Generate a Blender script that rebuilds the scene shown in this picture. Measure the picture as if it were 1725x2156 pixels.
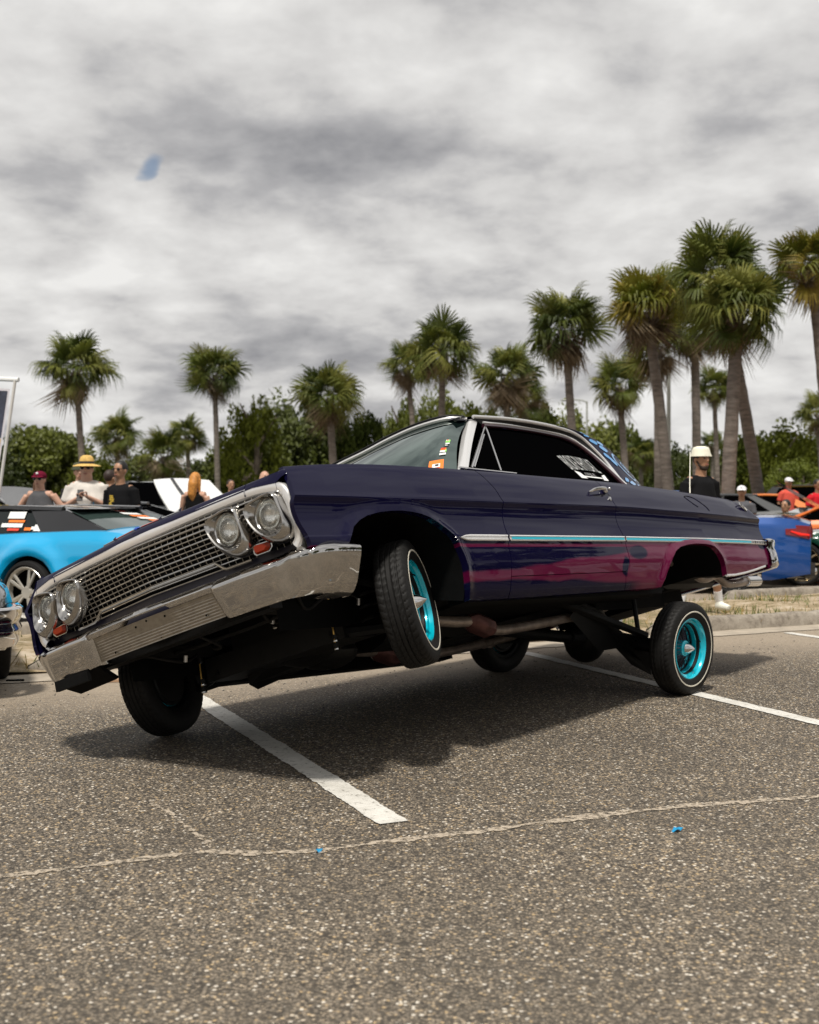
import bpy, bmesh, math, random
from mathutils import Vector, Matrix, Euler
import numpy as np
PI = math.pi
S = bpy.context.scene
for o in list(bpy.data.objects): bpy.data.objects.remove(o)

# ------------------------------------------------------------------ camera
CAMZ = 1.25711
cam_d = bpy.data.cameras.new('camera'); cam = bpy.data.objects.new('camera', cam_d)
S.collection.objects.link(cam); S.camera = cam
cam.location = (0, 0, CAMZ); cam.rotation_euler = (PI/2 - 0.010334, 0, 0)
cam_d.sensor_fit = 'HORIZONTAL'; cam_d.sensor_width = 24.0
cam_d.lens = 2536.37/1725*24.0
cam_d.clip_end = 4000; cam_d.clip_start = .05
cam_d.dof.use_dof = True; cam_d.dof.focus_distance = 6.1; cam_d.dof.aperture_fstop = 2.9

# ------------------------------------------------------------------ light
W = bpy.data.worlds.new('World'); S.world = W; W.use_nodes = True
nt = W.node_tree; nt.nodes.clear()
def wn(t, **k):
    n = nt.nodes.new(t)
    for a, b in k.items(): setattr(n, a, b)
    return n
SUN_DIR = Vector((.11, .42, -.90)).normalized()      # travel direction of the light
sun_el = math.asin(-SUN_DIR.z); sun_az = math.atan2(-SUN_DIR.x, -SUN_DIR.y)
sky = wn('ShaderNodeTexSky'); sky.sky_type = 'NISHITA'; sky.sun_disc = False
sky.sun_elevation = sun_el; sky.sun_rotation = sun_az
bg1 = wn('ShaderNodeBackground'); bg1.inputs[1].default_value = .075
nt.links.new(sky.outputs[0], bg1.inputs[0])
geo = wn('ShaderNodeTexCoord'); sep = wn('ShaderNodeSeparateXYZ'); nt.links.new(geo.outputs['Generated'], sep.inputs[0])
def wm(op, a, b=None, c=None):
    n = wn('ShaderNodeMath', operation=op)
    for i, v in enumerate((a, b, c)):
        if v is None: continue
        if isinstance(v, (int, float)): n.inputs[i].default_value = v
        else: nt.links.new(v, n.inputs[i])
    return n.outputs[0]
zc = wm('ABSOLUTE', sep.outputs[2])
den = wm('ADD', zc, .27)
px = wm('DIVIDE', sep.outputs[0], den); py = wm('DIVIDE', sep.outputs[1], den)
comb = wn('ShaderNodeCombineXYZ'); nt.links.new(px, comb.inputs[0]); nt.links.new(py, comb.inputs[1])
def wnoise(scale, det, rough, off=(0, 0, 0), dist=0.0):
    mp = wn('ShaderNodeMapping'); mp.inputs['Location'].default_value = off; nt.links.new(comb.outputs[0], mp.inputs[0])
    n = wn('ShaderNodeTexNoise'); n.inputs['Scale'].default_value = scale; n.inputs['Detail'].default_value = det
    n.inputs['Roughness'].default_value = rough; n.inputs['Distortion'].default_value = dist
    nt.links.new(mp.outputs[0], n.inputs['Vector']); return n.outputs[0]
n1 = wnoise(2.5, 6, .53, (3.1, 1.7, 0), .12); n2 = wnoise(6.5, 6, .55, (8.3, 2.2, 4.0), .15); n3 = wnoise(1.1, 3, .5, (1.3, 6.2, 2.0), .0)
mixn = wm('ADD', wm('MULTIPLY', n1, .52), wm('ADD', wm('MULTIPLY', n2, .24), wm('MULTIPLY', n3, .24)))
cr = wn('ShaderNodeValToRGB'); nt.links.new(mixn, cr.inputs[0])
e = cr.color_ramp.elements
e[0].position = .37; e[0].color = (.29, .29, .305, 1)
e[1].position = .60; e[1].color = (.86, .85, .83, 1)
k = cr.color_ramp.elements.new(.45); k.color = (.47, .465, .47, 1)
k = cr.color_ramp.elements.new(.50); k.color = (.64, .63, .62, 1)
bg2 = wn('ShaderNodeBackground'); nt.links.new(cr.outputs[0], bg2.inputs[0]); bg2.inputs[1].default_value = .86
# one small hole in the clouds, towards the upper left of the view
hd = Vector(((310-862.5)/2536.4, 1, (1052-352)/2536.4)).normalized()
hx, hy = hd.x/(hd.z+.27), hd.y/(hd.z+.27)
hn = wnoise(9, 3, .6, (5, 5, 5)); hn2 = wnoise(9, 3, .6, (15, 9, 5))
ddx = wm('ADD', wm('SUBTRACT', px, hx), wm('MULTIPLY', wm('SUBTRACT', hn, .5), .05))
ddy = wm('ADD', wm('SUBTRACT', py, hy), wm('MULTIPLY', wm('SUBTRACT', hn2, .5), .06))
r2 = wm('ADD', wm('POWER', wm('MULTIPLY', ddx, 24), 2), wm('POWER', wm('MULTIPLY', ddy, 12), 2))
# power of a negative base needs the square written out
sq = lambda v: wm('MULTIPLY', v, v)
r2 = wm('ADD', sq(wm('MULTIPLY', wm('ADD', ddx, wm('MULTIPLY', ddy, .45)), 60)), sq(wm('MULTIPLY', ddy, 30)))
mr = wn('ShaderNodeMapRange'); mr.interpolation_type = 'SMOOTHSTEP'; mr.inputs[1].default_value = .0; mr.inputs[2].default_value = 1.5
mr.inputs[3].default_value = .25; mr.inputs[4].default_value = 1.0; nt.links.new(r2, mr.inputs[0])
up = wm('GREATER_THAN', sep.outputs[2], 0); cov = wm('MAXIMUM', mr.outputs[0], wm('SUBTRACT', 1, up))
mx = wn('ShaderNodeMixShader'); nt.links.new(cov, mx.inputs[0]); nt.links.new(bg1.outputs[0], mx.inputs[1]); nt.links.new(bg2.outputs[0], mx.inputs[2])
wo = wn('ShaderNodeOutputWorld'); nt.links.new(mx.outputs[0], wo.inputs[0])

sun_d = bpy.data.lights.new('sun', 'SUN'); sun = bpy.data.objects.new('sun', sun_d); S.collection.objects.link(sun)
sun_d.energy = 3.6; sun_d.angle = math.radians(6); sun_d.color = (1, .95, .87)
sun.rotation_euler = SUN_DIR.to_track_quat('-Z', 'Y').to_euler(); sun.location = (0, -5, 20)
S.view_settings.view_transform = 'Standard'; S.view_settings.look = 'None'
S.view_settings.exposure = .22; S.view_settings.gamma = 1
S.render.engine = 'CYCLES'

# ------------------------------------------------------------------ helpers
C = S.collection
def lin(h):
    if isinstance(h, str):
        h = h.lstrip('#'); c = [int(h[i:i+2], 16)/255 for i in (0, 2, 4)]
        return tuple((v/12.92 if v <= .04045 else ((v+.055)/1.055)**2.4) for v in c)
    return tuple(h)
class NB:
    def __init__(s, m): s.t = m.node_tree; s.bsdf = s.t.nodes['Principled BSDF']
    def n(s, t, **k):
        x = s.t.nodes.new(t)
        for a, b in k.items(): setattr(x, a, b)
        return x
    def l(s, a, b): s.t.links.new(a, b)
    def m(s, op, a, b=None, c=None, clamp=False):
        x = s.n('ShaderNodeMath', operation=op); x.use_clamp = clamp
        for i, v in enumerate((a, b, c)):
            if v is None: continue
            if isinstance(v, (int, float)): x.inputs[i].default_value = v
            else: s.l(v, x.inputs[i])
        return x.outputs[0]
    def coord(s, kind='Object'): return s.n('ShaderNodeTexCoord').outputs[kind]
    def noise(s, scale, det=3, rough=.55, vec=None, dist=0):
        x = s.n('ShaderNodeTexNoise'); x.inputs['Scale'].default_value = scale; x.inputs['Detail'].default_value = det
        x.inputs['Roughness'].default_value = rough; x.inputs['Distortion'].default_value = dist
        s.l(vec if vec is not None else s.coord(), x.inputs['Vector']); return x.outputs[0]
    def ramp(s, fac, stops):
        x = s.n('ShaderNodeValToRGB'); s.l(fac, x.inputs[0]); el = x.color_ramp.elements
        while len(el) < len(stops): el.new(.5)
        for e_, (p, c) in zip(el, stops):
            e_.position = p; e_.color = (*lin(c), 1) if not isinstance(c, (int, float)) else (c, c, c, 1)
        return x.outputs[0]
    def mix(s, f, a, b):
        x = s.n('ShaderNodeMix', data_type='RGBA')
        if isinstance(f, (int, float)): x.inputs[0].default_value = f
        else: s.l(f, x.inputs[0])
        for i, v in ((6, a), (7, b)):
            if isinstance(v, (tuple, str)): x.inputs[i].default_value = (*lin(v), 1)
            else: s.l(v, x.inputs[i])
        return x.outputs[2]
    def bump(s, h, strength=.3, dist=.01):
        x = s.n('ShaderNodeBump'); x.inputs['Strength'].default_value = strength; x.inputs['Distance'].default_value = dist
        s.l(h, x.inputs['Height']); s.l(x.outputs[0], s.bsdf.inputs['Normal'])
    def smooth(s, v, a, b, lo=0., hi=1.):
        x = s.n('ShaderNodeMapRange'); x.interpolation_type = 'SMOOTHSTEP'; s.l(v, x.inputs[0])
        for i, q in ((1, a), (2, b), (3, lo), (4, hi)): x.inputs[i].default_value = q
        return x.outputs[0]
MATS = {}
def mat(name, col=(.5, .5, .5), rough=.5, metal=0., coat=0., vary=0., vscale=8., bump=0., bscale=60., bdist=.004, spec=.5, **kw):
    if name in MATS: return MATS[name]
    m = bpy.data.materials.new(name); m.use_nodes = True; b = NB(m); c = lin(col)
    b.bsdf.inputs['Base Color'].default_value = (*c, 1); b.bsdf.inputs['Roughness'].default_value = rough
    b.bsdf.inputs['Metallic'].default_value = metal; b.bsdf.inputs['Coat Weight'].default_value = coat
    b.bsdf.inputs['Coat Roughness'].default_value = .03; b.bsdf.inputs['Specular IOR Level'].default_value = spec
    for a, v in kw.items(): b.bsdf.inputs[a.replace('_', ' ')].default_value = v
    if vary:
        n = b.noise(vscale, 4, .6)
        d = tuple(v*(1-vary) for v in c); u = tuple(min(1, v*(1+vary)) for v in c)
        b.l(b.ramp(n, [(.3, d), (.7, u)]), b.bsdf.inputs['Base Color'])
    if bump: b.bump(b.noise(bscale, 4, .6), bump, bdist)
    MATS[name] = m; return m
def interp(pts, x):
    if x <= pts[0][0]: return pts[0][1]
    for (a, b), (c, d) in zip(pts, pts[1:]):
        if x <= c: return b+(d-b)*(x-a)/(c-a) if c > a else d
    return pts[-1][1]
def sinterp(pts, x):      # smooth (Catmull-Rom style) interpolation of a table
    n = len(pts)
    if x <= pts[0][0]: return pts[0][1]
    if x >= pts[-1][0]: return pts[-1][1]
    for i in range(n-1):
        x0, y0 = pts[i]; x1, y1 = pts[i+1]
        if x <= x1:
            xm, ym = pts[i-1] if i > 0 else (2*x0-x1, 2*y0-y1)
            xp, yp = pts[i+2] if i < n-2 else (2*x1-x0, 2*y1-y0)
            m0 = (y1-ym)/(x1-xm)*(x1-x0); m1 = (yp-y0)/(xp-x0)*(x1-x0)
            t = (x-x0)/(x1-x0)
            return (2*t**3-3*t*t+1)*y0+(t**3-2*t*t+t)*m0+(-2*t**3+3*t*t)*y1+(t**3-t*t)*m1
class MB:
    def __init__(s): s.v = []; s.f = []; s.mi = []; s.m = 0
    def add(s, vs, fs):
        o = len(s.v); s.v += [tuple(p) for p in vs]
        for f in fs: s.f.append([o+i for i in f]); s.mi.append(s.m)
        return s
    def box(s, c, d, rot=None, bev=0):
        x, y, z = d[0]/2, d[1]/2, d[2]/2
        vs = [Vector((a*x, b*y, c_*z)) for a in (-1, 1) for b in (-1, 1) for c_ in (-1, 1)]
        if rot is not None: vs = [rot @ p for p in vs]
        c = Vector(c)
        return s.add([p+c for p in vs], [(0, 1, 3, 2), (4, 6, 7, 5), (0, 4, 5, 1), (2, 3, 7, 6), (0, 2, 6, 4), (1, 5, 7, 3)])
    def tube(s, pts, r, seg=10, caps=True, close=False, flat=1.0, up=None):
        pts = [Vector(p) for p in pts]; n = len(pts)
        rs = r if isinstance(r, (list, tuple)) else [r]*n
        vs = []; a = None
        for i, p in enumerate(pts):
            if close: t = (pts[(i+1) % n]-pts[i-1]).normalized()
            else: t = (pts[min(i+1, n-1)]-pts[max(i-1, 0)]).normalized()
            if up is not None: a = Vector(up)-t*Vector(up).dot(t)
            elif a is None: a = t.orthogonal()
            else: a = a-t*a.dot(t)
            if a.length < 1e-6: a = t.orthogonal()
            a.normalize(); b = t.cross(a)
            for k_ in range(seg):
                g = 2*PI*(k_+.5)/seg
                vs.append(p+a*math.cos(g)*rs[i]*flat+b*math.sin(g)*rs[i])
        fs = []
        for i in range(n if close else n-1):
            j = (i+1) % n
            for k_ in range(seg):
                l = (k_+1) % seg; fs.append((i*seg+k_, i*seg+l, j*seg+l, j*seg+k_))
        if caps and not close: fs.append(tuple(range(seg))[::-1]); fs.append(tuple((n-1)*seg+k_ for k_ in range(seg)))
        return s.add(vs, fs)
    def grid(s, fn, nu, nv, close_u=False):
        vs = [fn(i/(nu-1 if not close_u else nu), j/(nv-1)) for i in range(nu) for j in range(nv)]
        fs = []
        for i in range(nu if close_u else nu-1):
            i2 = (i+1) % nu
            for j in range(nv-1): fs.append((i*nv+j, i2*nv+j, i2*nv+j+1, i*nv+j+1))
        return s.add(vs, fs)
    def rows(s, R, close=False):
        n = len(R[0]); vs = [p for r in R for p in r]; fs = []
        for i in range(len(R)-1):
            for j in range(n if close else n-1):
                k_ = (j+1) % n; fs.append((i*n+j, i*n+k_, (i+1)*n+k_, (i+1)*n+j))
        return s.add(vs, fs)
    def lathe(s, prof, seg=32, M=None, cap0=False, cap1=False):   # prof: (axial y, radius); axis = +Y
        vs = []
        for y, r in prof:
            for k_ in range(seg):
                g = 2*PI*k_/seg; p = Vector((r*math.cos(g), y, r*math.sin(g))); vs.append(M @ p if M is not None else p)
        fs = []; n = len(prof)
        for i in range(n-1):
            for k_ in range(seg):
                l = (k_+1) % seg; fs.append((i*seg+k_, i*seg+l, (i+1)*seg+l, (i+1)*seg+k_))
        if cap0: fs.append(tuple(range(seg))[::-1])
        if cap1: fs.append(tuple((n-1)*seg+k_ for k_ in range(seg)))
        return s.add(vs, fs)
    def ell(s, c, r, nu=14, nv=9, rot=None):
        c = Vector(c)
        def fn(u, v):
            a = 2*PI*u; b = PI*(v-.5); p = Vector((r[0]*math.cos(a)*math.cos(b), r[1]*math.sin(a)*math.cos(b), r[2]*math.sin(b)))
            if rot is not None: p = rot @ p
            return c+p
        return s.grid(fn, nu, nv, close_u=True)
    def prism(s, poly, off):      # poly: list of 3D points, extruded by vector off
        off = Vector(off); n = len(poly); a = [Vector(p) for p in poly]; b = [p+off for p in a]
        return s.add(a+b, [tuple(range(n)), tuple(range(n, 2*n))[::-1]]+[(i, i+n, (i+1) % n+n, (i+1) % n) for i in range(n)])
    def mesh(s, name, mats, smooth=None, sharp=35, merge=0):
        me = bpy.data.meshes.new(name); me.from_pydata([tuple(p) for p in s.v], [], s.f)
        for m_ in (mats if isinstance(mats, (list, tuple)) else [mats]): me.materials.append(m_)
        me.polygons.foreach_set('material_index', s.mi)
        bm = bmesh.new(); bm.from_mesh(me)
        if merge: bmesh.ops.remove_doubles(bm, verts=bm.verts, dist=merge)
        bmesh.ops.recalc_face_normals(bm, faces=bm.faces); bm.to_mesh(me); bm.free()
        if smooth is not False:
            me.polygons.foreach_set('use_smooth', [True]*len(me.polygons)); me.set_sharp_from_angle(angle=math.radians(sharp))
        me.update(); return me
    def obj(s, name, mats, parent=None, smooth=None, sharp=35, merge=0, **kw):
        o = bpy.data.objects.new(name, s.mesh(name, mats, smooth, sharp, merge)); C.objects.link(o)
        if parent: o.parent = parent
        for a, b in kw.items(): o[a] = b
        return o
def empty(name, loc=(0, 0, 0), rot=(0, 0, 0), parent=None, **kw):
    o = bpy.data.objects.new(name, None); C.objects.link(o); o.location = loc; o.rotation_euler = rot; o.empty_display_size = .2
    if parent: o.parent = parent
    for a, b in kw.items(): o[a] = b
    return o
def tag(o, label=None, category=None, group=None, kind=None):
    if label: o['label'] = label
    if category: o['category'] = category
    if group: o['group'] = group
    if kind: o['kind'] = kind
    return o
def inst(me, name, parent=None, M=None, **kw):
    o = bpy.data.objects.new(name, me); C.objects.link(o)
    if parent: o.parent = parent
    if M is not None: o.matrix_local = M
    for a, b in kw.items(): o[a] = b
    return o
def copy_tree(o, parent=None):
    c = o.copy(); C.objects.link(c)
    if parent: c.parent = parent
    for ch in list(o.children): copy_tree(ch, c)
    return c
def text_mesh(txt, size, extrude, font_shear=0):
    cu = bpy.data.curves.new('t', 'FONT'); cu.body = txt; cu.size = size; cu.extrude = extrude; cu.align_x = 'CENTER'; cu.shear = font_shear
    ob = bpy.data.objects.new('t', cu); C.objects.link(ob)
    dg = bpy.context.evaluated_depsgraph_get(); me = bpy.data.meshes.new_from_object(ob.evaluated_get(dg))
    bpy.data.objects.remove(ob); bpy.data.curves.remove(cu); return me
def at(D, Y, z=None):      # x from a picture column at a given distance
    return (D-862.5)/2536.37*Y
def zat(D, Y): return CAMZ-(D-1052)/2536.37*Y

at0 = at
# materials -----------------------------------------------------------------
chrome = mat('chrome', (.66, .65, .64), .06, 1, bump=.006, bscale=7, bdist=.01)
bumper_m = mat('bumper_chrome', (.52, .505, .485), .05, 1, bump=.004, bscale=4, bdist=.01)
bezel_m = mat('bezel_aluminium', (.46, .445, .425), .17, 1, vary=.06, vscale=30)
trim_m = mat('bright_trim', (.86, .85, .84), .25, .62)
chrome_dull = mat('worn_chrome', (.50, .49, .47), .16, 1, vary=.12, vscale=25)
alu = mat('ribbed_aluminium', (.36, .33, .285), .36, .85, vary=.15, vscale=30, bump=.15, bscale=120)
gold_metal = mat('brass_rod', (.75, .45, .12), .3, 1)
black = mat('black_undercoat', (.003, .003, .003), .8, vary=.4, vscale=12, spec=.12)
blacker = mat('black_frame_paint', (.006, .006, .006), .5, vary=.3, vscale=20, spec=.25)
rubber = mat('tyre_rubber', (.010, .0095, .009), .62, vary=.25, vscale=30, spec=.22)
white_rubber = mat('whitewall_rubber', (.66, .62, .52), .6)
turq = mat('turquoise_rim_paint', (.002, .50, .64), .18, .25, 1)
turq_trim = mat('turquoise_insert_paint', (.01, .40, .52), .3)
steel = mat('exhaust_steel', (.33, .27, .23), .36, .55, vary=.35, vscale=14)
glass_dark = mat('black_tinted_glass', (.0012, .0012, .0014), .02, spec=.0, IOR=1.12)
silver = mat('silver_trim', (.55, .54, .52), .3, .9)
white_pr = mat('white_print', (.78, .79, .78), .5)
orange_l = mat('amber_lens', (.20, .016, .001), .2, coat=.1, spec=.2)
red_lens = mat('red_lens', (.5, .01, .008), .12, coat=1)
# ------------------------------------------------------------------ ground
KU = Vector((.891, .454, 0)); KV = Vector((-.454, .891, 0))
def kp(u, v, z=0): return KU*u+KV*v+Vector((0, 0, z))
def asphalt_mat():
    m = bpy.data.materials.new('asphalt'); m.use_nodes = True; b = NB(m); co = b.coord()
    def vor(scale, vec=co):
        x = b.n('ShaderNodeTexVoronoi'); x.inputs['Scale'].default_value = scale; b.l(vec, x.inputs['Vector']); return x
    v1 = vor(98); v2 = vor(165); v3 = vor(52)
    sp = b.n('ShaderNodeSeparateColor'); b.l(v1.outputs['Color'], sp.inputs[0])
    stone = b.ramp(sp.outputs[0], [(0, (.026, .023, .021)), (.28, (.065, .058, .049)), (.52, (.175, .154, .127)), (.74, (.36, .305, .24)), (.87, (.58, .43, .24)), (.95, (.86, .81, .72))])
    sp2 = b.n('ShaderNodeSeparateColor'); b.l(v2.outputs['Color'], sp2.inputs[0])
    stone2 = b.ramp(sp2.outputs[1], [(0, (.05, .043, .036)), (.5, (.20, .172, .138)), (.85, (.35, .295, .225)), (1, (.55, .46, .34))])
    stone = b.mix(b.smooth(sp.outputs[2], .45, .55), stone, stone2)
    edge = b.smooth(v1.outputs['Distance'], .35, .75)
    col = b.mix(b.m('MULTIPLY', edge, .8), stone, (.042, .036, .030))
    # binder patches, stains
    big = b.noise(.9, 4, .6); big2 = b.noise(5, 4, .6)
    col = b.mix(b.smooth(big, .35, .7, 0, .34), col, (.05, .045, .04))
    st = b.smooth(big2, .63, .73, 0, .5); col = b.mix(st, col, (.03, .028, .026))
    # sand blown from the verge lies on the lot near the kerb
    sx = b.n('ShaderNodeSeparateXYZ'); b.l(co, sx.inputs[0])
    vv = b.m('ADD', b.m('MULTIPLY', sx.outputs[0], -.454), b.m('MULTIPLY', sx.outputs[1], .891))
    vv = b.m('ADD', vv, b.m('MULTIPLY', b.m('SUBTRACT', b.noise(.7, 4, .6), .5), 1.6))
    dust = b.smooth(vv, 6.6, 8.3, 0, .92); far = b.smooth(vv, 11.5, 16, 1, .55); dust = b.m('MULTIPLY', dust, far)
    dust = b.m('MULTIPLY', dust, b.smooth(b.noise(26, 4, .7), .25, .55, .45, 1))
    col = b.mix(dust, col, (.36, .305, .24))
    near = b.smooth(vv, 5.4, 1.2, 0, .25); col = b.mix(b.m('MULTIPLY', near, b.noise(14, 3)), col, (.30, .26, .20))
    mul = b.n('ShaderNodeMix', data_type='RGBA'); mul.blend_type = 'MULTIPLY'; mul.inputs[0].default_value = 1; b.l(col, mul.inputs[6]); mul.inputs[7].default_value = (.92, .89, .85, 1); col = mul.outputs[2]
    b.l(col, b.bsdf.inputs['Base Color']); b.bsdf.inputs['Roughness'].default_value = .78; b.bsdf.inputs['Specular IOR Level'].default_value = .35
    h = b.m('SUBTRACT', b.m('MULTIPLY', sp.outputs[1], .5), v1.outputs['Distance'])
    b.bump(h, .75, .006)
    return m
asph = asphalt_mat()
g = MB()
g.add([(-260, -90, 0), (260, -90, 0), (260, 62, 0), (-260, 62, 0)], [(0, 1, 2, 3)])
g.obj('parking_lot', asph, kind='structure')
grass_m = mat('far_grass', (.075, .085, .028), .9, vary=.35, vscale=.6)
g = MB(); g.add([(-1500, -1500, -.03), (1500, -1500, -.03), (1500, 2200, -.03), (-1500, 2200, -.03)], [(0, 1, 2, 3)])
g.obj('ground', grass_m, kind='structure')
# verge between the kerbs
vm = bpy.data.materials.new('verge_sand'); vm.use_nodes = True; b = NB(vm)
n1_ = b.noise(1.7, 5, .65); n2_ = b.noise(14, 5, .7)
col = b.ramp(b.m('ADD', b.m('MULTIPLY', n1_, .6), b.m('MULTIPLY', n2_, .4)), [(.36, (.085, .10, .03)), (.45, (.20, .15, .075)), (.52, (.36, .28, .18)), (.62, (.50, .42, .32)), (.75, (.30, .22, .14))])
b.l(col, b.bsdf.inputs['Base Color']); b.bsdf.inputs['Roughness'].default_value = .95; b.bump(n2_, .8, .03)
def ribbon(name, pts, mat_, z, jitter=0, step=.02, wfn=None, **kw):     # pts: centre line [(Vector, width)]
    rnd = random.Random(name); g = MB(); P = []
    for (a, wa), (c, wc) in zip(pts, pts[1:]):
        a = Vector((a[0], a[1], 0)); c = Vector((c[0], c[1], 0)); n = max(2, int((c-a).length/step))
        for i in range(n+1): t = i/n; P.append((a.lerp(c, t), wa+(wc-wa)*t))
    L = []; j1 = j2 = 0
    for i, (p, w) in enumerate(P):
        d = (P[min(i+2, len(P)-1)][0]-P[max(i-2, 0)][0]).normalized(); n = Vector((-d.y, d.x, 0))
        j1 = j1*.6+rnd.gauss(0, jitter); j2 = j2*.6+rnd.gauss(0, jitter)
        w2 = w/2*(wfn(i) if wfn else 1)
        L.append([p+n*(w2+j1)+Vector((0, 0, z)), p-n*(w2+j2)+Vector((0, 0, z))])
    g.rows(L); return g.obj(name, mat_, smooth=False, **kw)
g = MB()
def vfn(u, v):
    U = -25+60*u; V = 8.95+2.5*v
    return kp(U, V, .03+.05*math.sin(PI*v)+.02*math.sin(U*2.1+V*3)+.015*math.sin(U*5.3+1))
g.grid(vfn, 240, 14); g.obj('verge', vm, kind='structure')
pale = mat('gutter_concrete', (.36, .31, .245), .85, vary=.22, vscale=6, bump=.4, bscale=90)
conc = bpy.data.materials.new('kerb_concrete'); conc.use_nodes = True; b = NB(conc)
nn = b.noise(9, 6, .7); n3_ = b.noise(45, 4, .7)
cc = b.ramp(nn, [(.3, (.13, .105, .082)), (.5, (.27, .235, .19)), (.7, (.36, .32, .265))])
cc = b.mix(b.smooth(n3_, .55, .7, 0, .5), cc, (.10, .085, .07)); b.l(cc, b.bsdf.inputs['Base Color']); b.bsdf.inputs['Roughness'].default_value = .9; b.bump(n3_, .6, .01)
ribbon('gutter', [(kp(-25, 8.72), .34), (kp(34, 8.72), .34)], pale, .006, jitter=.008, step=.1, kind='structure')
def kerb(name, u0, u1, v0, hgt, label, w=.17, group='concrete kerbs round the verge'):
    g = MB(); R_ = []; rnd = random.Random(name+str(u0)); n = max(8, int((u1-u0)/.12))
    for i in range(n+1):
        u = u0+(u1-u0)*i/n; e0 = min(1, (u-u0)/.28); e1 = min(1, (u1-u)/.28); f = math.sqrt(max(.0, 1-(1-min(e0, e1))**2))
        hz = hgt*(.35+.65*f)+rnd.gauss(0, .003); ins = (1-f)*.05; j = rnd.gauss(0, .003)
        R_.append([kp(u, v0+ins, 0), kp(u, v0+ins+.012+j, hz*.7), kp(u, v0+ins+.03+j, hz-.012), kp(u, v0+ins+.05, hz), kp(u, v0+w-.04-ins, hz), kp(u, v0+w-.01-ins, hz-.02), kp(u, v0+w-ins, 0)])
    g.rows(R_); g.f.append([*range(7)]); g.mi.append(0); k_ = len(R_)-1; g.f.append([k_*7+q for q in range(7)]); g.mi.append(0)
    return tag(g.obj(name, conc, sharp=50), label, 'kerb', group)
kerb('kerb', 7.05, 34, 8.88, .135, 'near concrete kerb running right from behind the lifted rear wheel')
kerb('kerb', 1.5, 3.1, 8.98, .13, 'short rounded kerb block on the ground behind the low chrome bumper end')
kerb('kerb', 1.4, 6.6, 11.35, .13, 'far kerb under the white wheel of the turquoise coupe')
kerb('kerb', 10.2, 36, 11.42, .13, 'far rounded kerb behind the verge, beside the blue saloon')
# lumps of rock / rubble on the verge
rockm = mat('rubble', (.34, .28, .21), .9, vary=.4, vscale=18, bump=.5, bscale=40)
def rock(u, v, r, label, seed):
    rnd = random.Random(seed); g = MB(); ph = [rnd.uniform(0, 6) for _ in range(6)]
    def f(a_, b_):
        a = 2*PI*a_; b2 = PI*(b_-.5); k = 1+.16*math.sin(3*a+ph[0])+.13*math.sin(2*a+4*b2+ph[1])+.1*math.cos(5*a-3*b2+ph[2])
        return Vector((r*1.3*k*math.cos(a)*math.cos(b2), r*k*math.sin(a)*math.cos(b2), r*.6*k*math.sin(b2)))+kp(u, v, r*.3)
    g.grid(f, 14, 9, close_u=True); return tag(g.obj('rock', rockm), label, 'rock', 'rubble on the verge')
rock(2.15, 9.5, .12, 'pale lump of rubble on the sand left of the low bumper end', 1)
rock(6.3, 9.6, .10, 'white stone lying in the grass seen under the rear of the purple car', 2)
rock(6.55, 9.35, .08, 'smaller stone in the grass in front of the raised rear axle', 3)
# grass tufts on the verge
rnd = random.Random(5); g = MB(); g2 = MB()
for i in range(5200):
    u = rnd.choice([rnd.uniform(6.2, 16), rnd.uniform(-1, 5), rnd.uniform(7, 10.5), rnd.uniform(6.5, 11)]); v = rnd.uniform(8.9, 11.3)
    dens = .5+.5*math.sin(u*1.9+1.0)*math.cos(v*2.3+u*.7)
    if rnd.random() > dens*.9+.05: continue
    hh = rnd.uniform(.02, .10)*(.5+dens); a = rnd.uniform(0, 2*PI); d = Vector((math.cos(a), math.sin(a), 0)); l = Vector((rnd.gauss(0, .4), rnd.gauss(0, .4), 1))*hh
    p = kp(u, v, .04); w = d*.006; (g if rnd.random() < .62 else g2).add([p-w, p+w, p+l*.6+w*.7, p+l], [(0, 1, 2), (0, 2, 3)])
g.obj('grass', mat('grass_blades', (.10, .135, .025), .8, vary=.4, vscale=5), kind='stuff', smooth=False)
g2.obj('dry_grass', mat('dry_grass_blades', (.34, .24, .09), .85, vary=.4, vscale=5), kind='stuff', smooth=False)
# dark grit scattered on the sandy asphalt
g = MB(); rnd = random.Random(8)
for i in range(650):
    u = rnd.uniform(-1.5, 9); v = rnd.gauss(7.6, .5)
    r = rnd.uniform(.003, .009); p = kp(u, v, 0); n = 5
    if p.y < 5.5: continue
    q = [p+Vector((math.cos(2*PI*k/n+i)*r*rnd.uniform(.7, 1.3), math.sin(2*PI*k/n+i)*r*rnd.uniform(.7, 1.3), .001)) for k in range(n)]
    g.add(q+[p+Vector((0, 0, r*.8))], [(k, (k+1) % n, n) for k in range(n)])
g.obj('grit', mat('dark_grit', (.025, .024, .022), .8), kind='stuff', smooth=False)
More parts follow.
